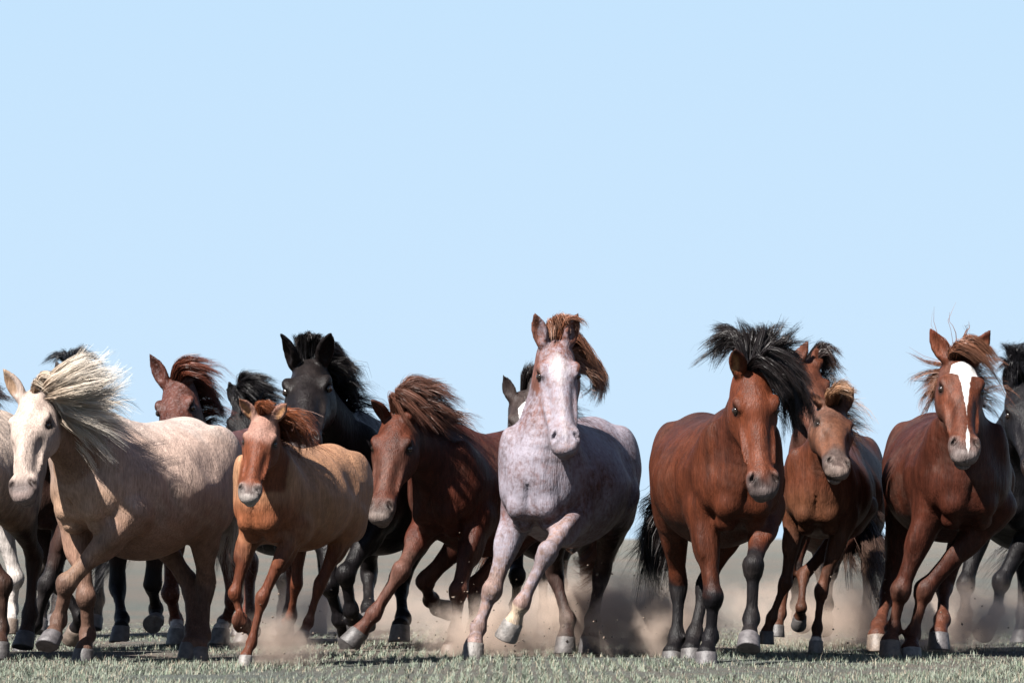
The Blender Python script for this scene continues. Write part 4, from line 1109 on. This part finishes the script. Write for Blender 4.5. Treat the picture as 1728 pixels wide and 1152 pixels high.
# ------------------------------------------------------------------ dust kicked up by the hooves
def dust(px, py, Y, rx, ry, rz, dens, seed, label, col=(0.73, 0.60, 0.51)):
    rng = np.random.default_rng(seed)
    nu, nv = 28, 16
    th = np.linspace(0.02, math.pi - 0.02, nv); ph = np.linspace(0, 2 * math.pi, nu, endpoint=False)
    d = np.array([[math.sin(t) * math.cos(p), math.sin(t) * math.sin(p), math.cos(t)] for t in th for p in ph])
    v = d * np.array([rx, ry, rz])
    f = [[i * nu + j, (i + 1) * nu + j, (i + 1) * nu + (j + 1) % nu, i * nu + (j + 1) % nu] for i in range(nv - 1) for j in range(nu)]
    v = np.concatenate([v, [[0, 0, rz], [0, 0, -rz]]])
    m, nt, b = new_mat("dust"); nt.nodes.remove(b)
    out = [n for n in nt.nodes if n.type == 'OUTPUT_MATERIAL'][0]
    vol = nt.nodes.new("ShaderNodeVolumePrincipled"); vol.inputs["Color"].default_value = col + (1,); vol.inputs["Anisotropy"].default_value = 0.25
    tc = nt.nodes.new("ShaderNodeTexCoord")
    mp = nt.nodes.new("ShaderNodeMapping"); mp.inputs["Scale"].default_value = (1 / rx, 1 / ry, 1 / rz); nt.links.new(tc.outputs["Object"], mp.inputs[0])
    ln = nt.nodes.new("ShaderNodeVectorMath"); ln.operation = 'LENGTH'; nt.links.new(mp.outputs[0], ln.inputs[0])
    off = nt.nodes.new("ShaderNodeVectorMath"); off.operation = 'ADD'; off.inputs[1].default_value = tuple(rng.random(3) * 20); nt.links.new(tc.outputs["Object"], off.inputs[0])
    n1 = noise(nt, 6.0, 5, 0.62, off.outputs[0])
    fall = math_node(nt, 'SUBTRACT', 1.05, math_node(nt, 'ADD', ln.outputs["Value"], math_node(nt, 'MULTIPLY', math_node(nt, 'SUBTRACT', n1, 0.42), 3.2)), True)
    fall = math_node(nt, 'MULTIPLY', fall, math_node(nt, 'SUBTRACT', 1.0, ln.outputs["Value"], True))
    nt.links.new(math_node(nt, 'MULTIPLY', fall, dens), vol.inputs["Density"])
    nt.links.new(vol.outputs[0], out.inputs["Volume"])
    c = at(px, py, Y)
    o = put("dust_cloud", make_mesh("dust_cloud", v, f, m), None, (c[0], Y, max(c[2], rz * 0.55)))
    o['kind'] = 'stuff'; o['label'] = label; o['category'] = 'dust'
dust(1005, 1060, 23.7, 0.58, 0.55, 0.34, 32, 1, "brown dust thrown up behind the roan's raised foreleg")
dust(1110, 1066, 23.0, 0.50, 0.5, 0.30, 30, 2, "brown dust beside the bay's hind hooves")
dust(830, 1076, 22.8, 0.50, 0.4, 0.22, 26, 3, "low tan dust round the roan's planted foreleg")
dust(470, 1085, 21.3, 0.32, 0.3, 0.20, 20, 4, "small puff of dust behind the chestnut foal's front hoof")
dust(1410, 1055, 24.6, 0.85, 0.7, 0.34, 9, 5, "pale dust hanging behind the brown foal's legs")
dust(1640, 1062, 24.2, 0.70, 0.6, 0.27, 12, 6, "pale dust under the black horse at the right edge")
dust(580, 1045, 26.0, 0.80, 0.6, 0.28, 6, 7, "thin dust under the tall black horse")
dust(900, 1075, 26.5, 3.3, 1.6, 0.34, 1.3, 8, "thin haze of dust hanging low behind the whole herd")

def clods():
    "bits of earth flung up by the hooves"
    rng = np.random.default_rng(9)
    vs, fs = [], []
    for (px, py, Y, sx, sz, n) in ((900, 1050, 22.6, 0.30, 0.20, 70), (1010, 1040, 23.5, 0.35, 0.25, 80), (1110, 1050, 22.9, 0.25, 0.2, 40), (450, 1085, 21.1, 0.2, 0.12, 40), (800, 1075, 22.5, 0.25, 0.12, 40), (1500, 1060, 22.9, 0.3, 0.2, 40), (1690, 1060, 23.8, 0.3, 0.2, 30), (620, 1080, 23.3, 0.3, 0.12, 30)):
        c = at(px, py, Y)
        for _ in range(n):
            q = c + rng.normal(0, 1, 3) * V(sx, 0.25, sz); q[2] = abs(q[2])
            s = 0.0025 + 0.006 * rng.random() ** 3
            o = np.array([(1, 0, 0), (-1, 0, 0), (0, 1, 0), (0, -1, 0), (0, 0, 1), (0, 0, -1)], float) * s * (0.6 + 0.8 * rng.random((6, 1))) + rng.normal(0, s * 0.2, (6, 3))
            b = len(vs); vs += list(q + o)
            fs += [[b + i for i in t] for t in ((0, 2, 4), (2, 1, 4), (1, 3, 4), (3, 0, 4), (2, 0, 5), (1, 2, 5), (3, 1, 5), (0, 3, 5))]
    m, nt, b = new_mat("earth_clod"); b.inputs["Roughness"].default_value = 1.0
    nt.links.new(mix_col(nt, noise(nt, 40, 3), (0.05, 0.035, 0.026), (0.13, 0.10, 0.075)), b.inputs["Base Color"])
    o = put("earth_clods", make_mesh("earth_clods", vs, fs, m)); o['kind'] = 'stuff'; o['label'] = "small bits of earth flung up around the hooves"; o['category'] = 'earth'
clods()
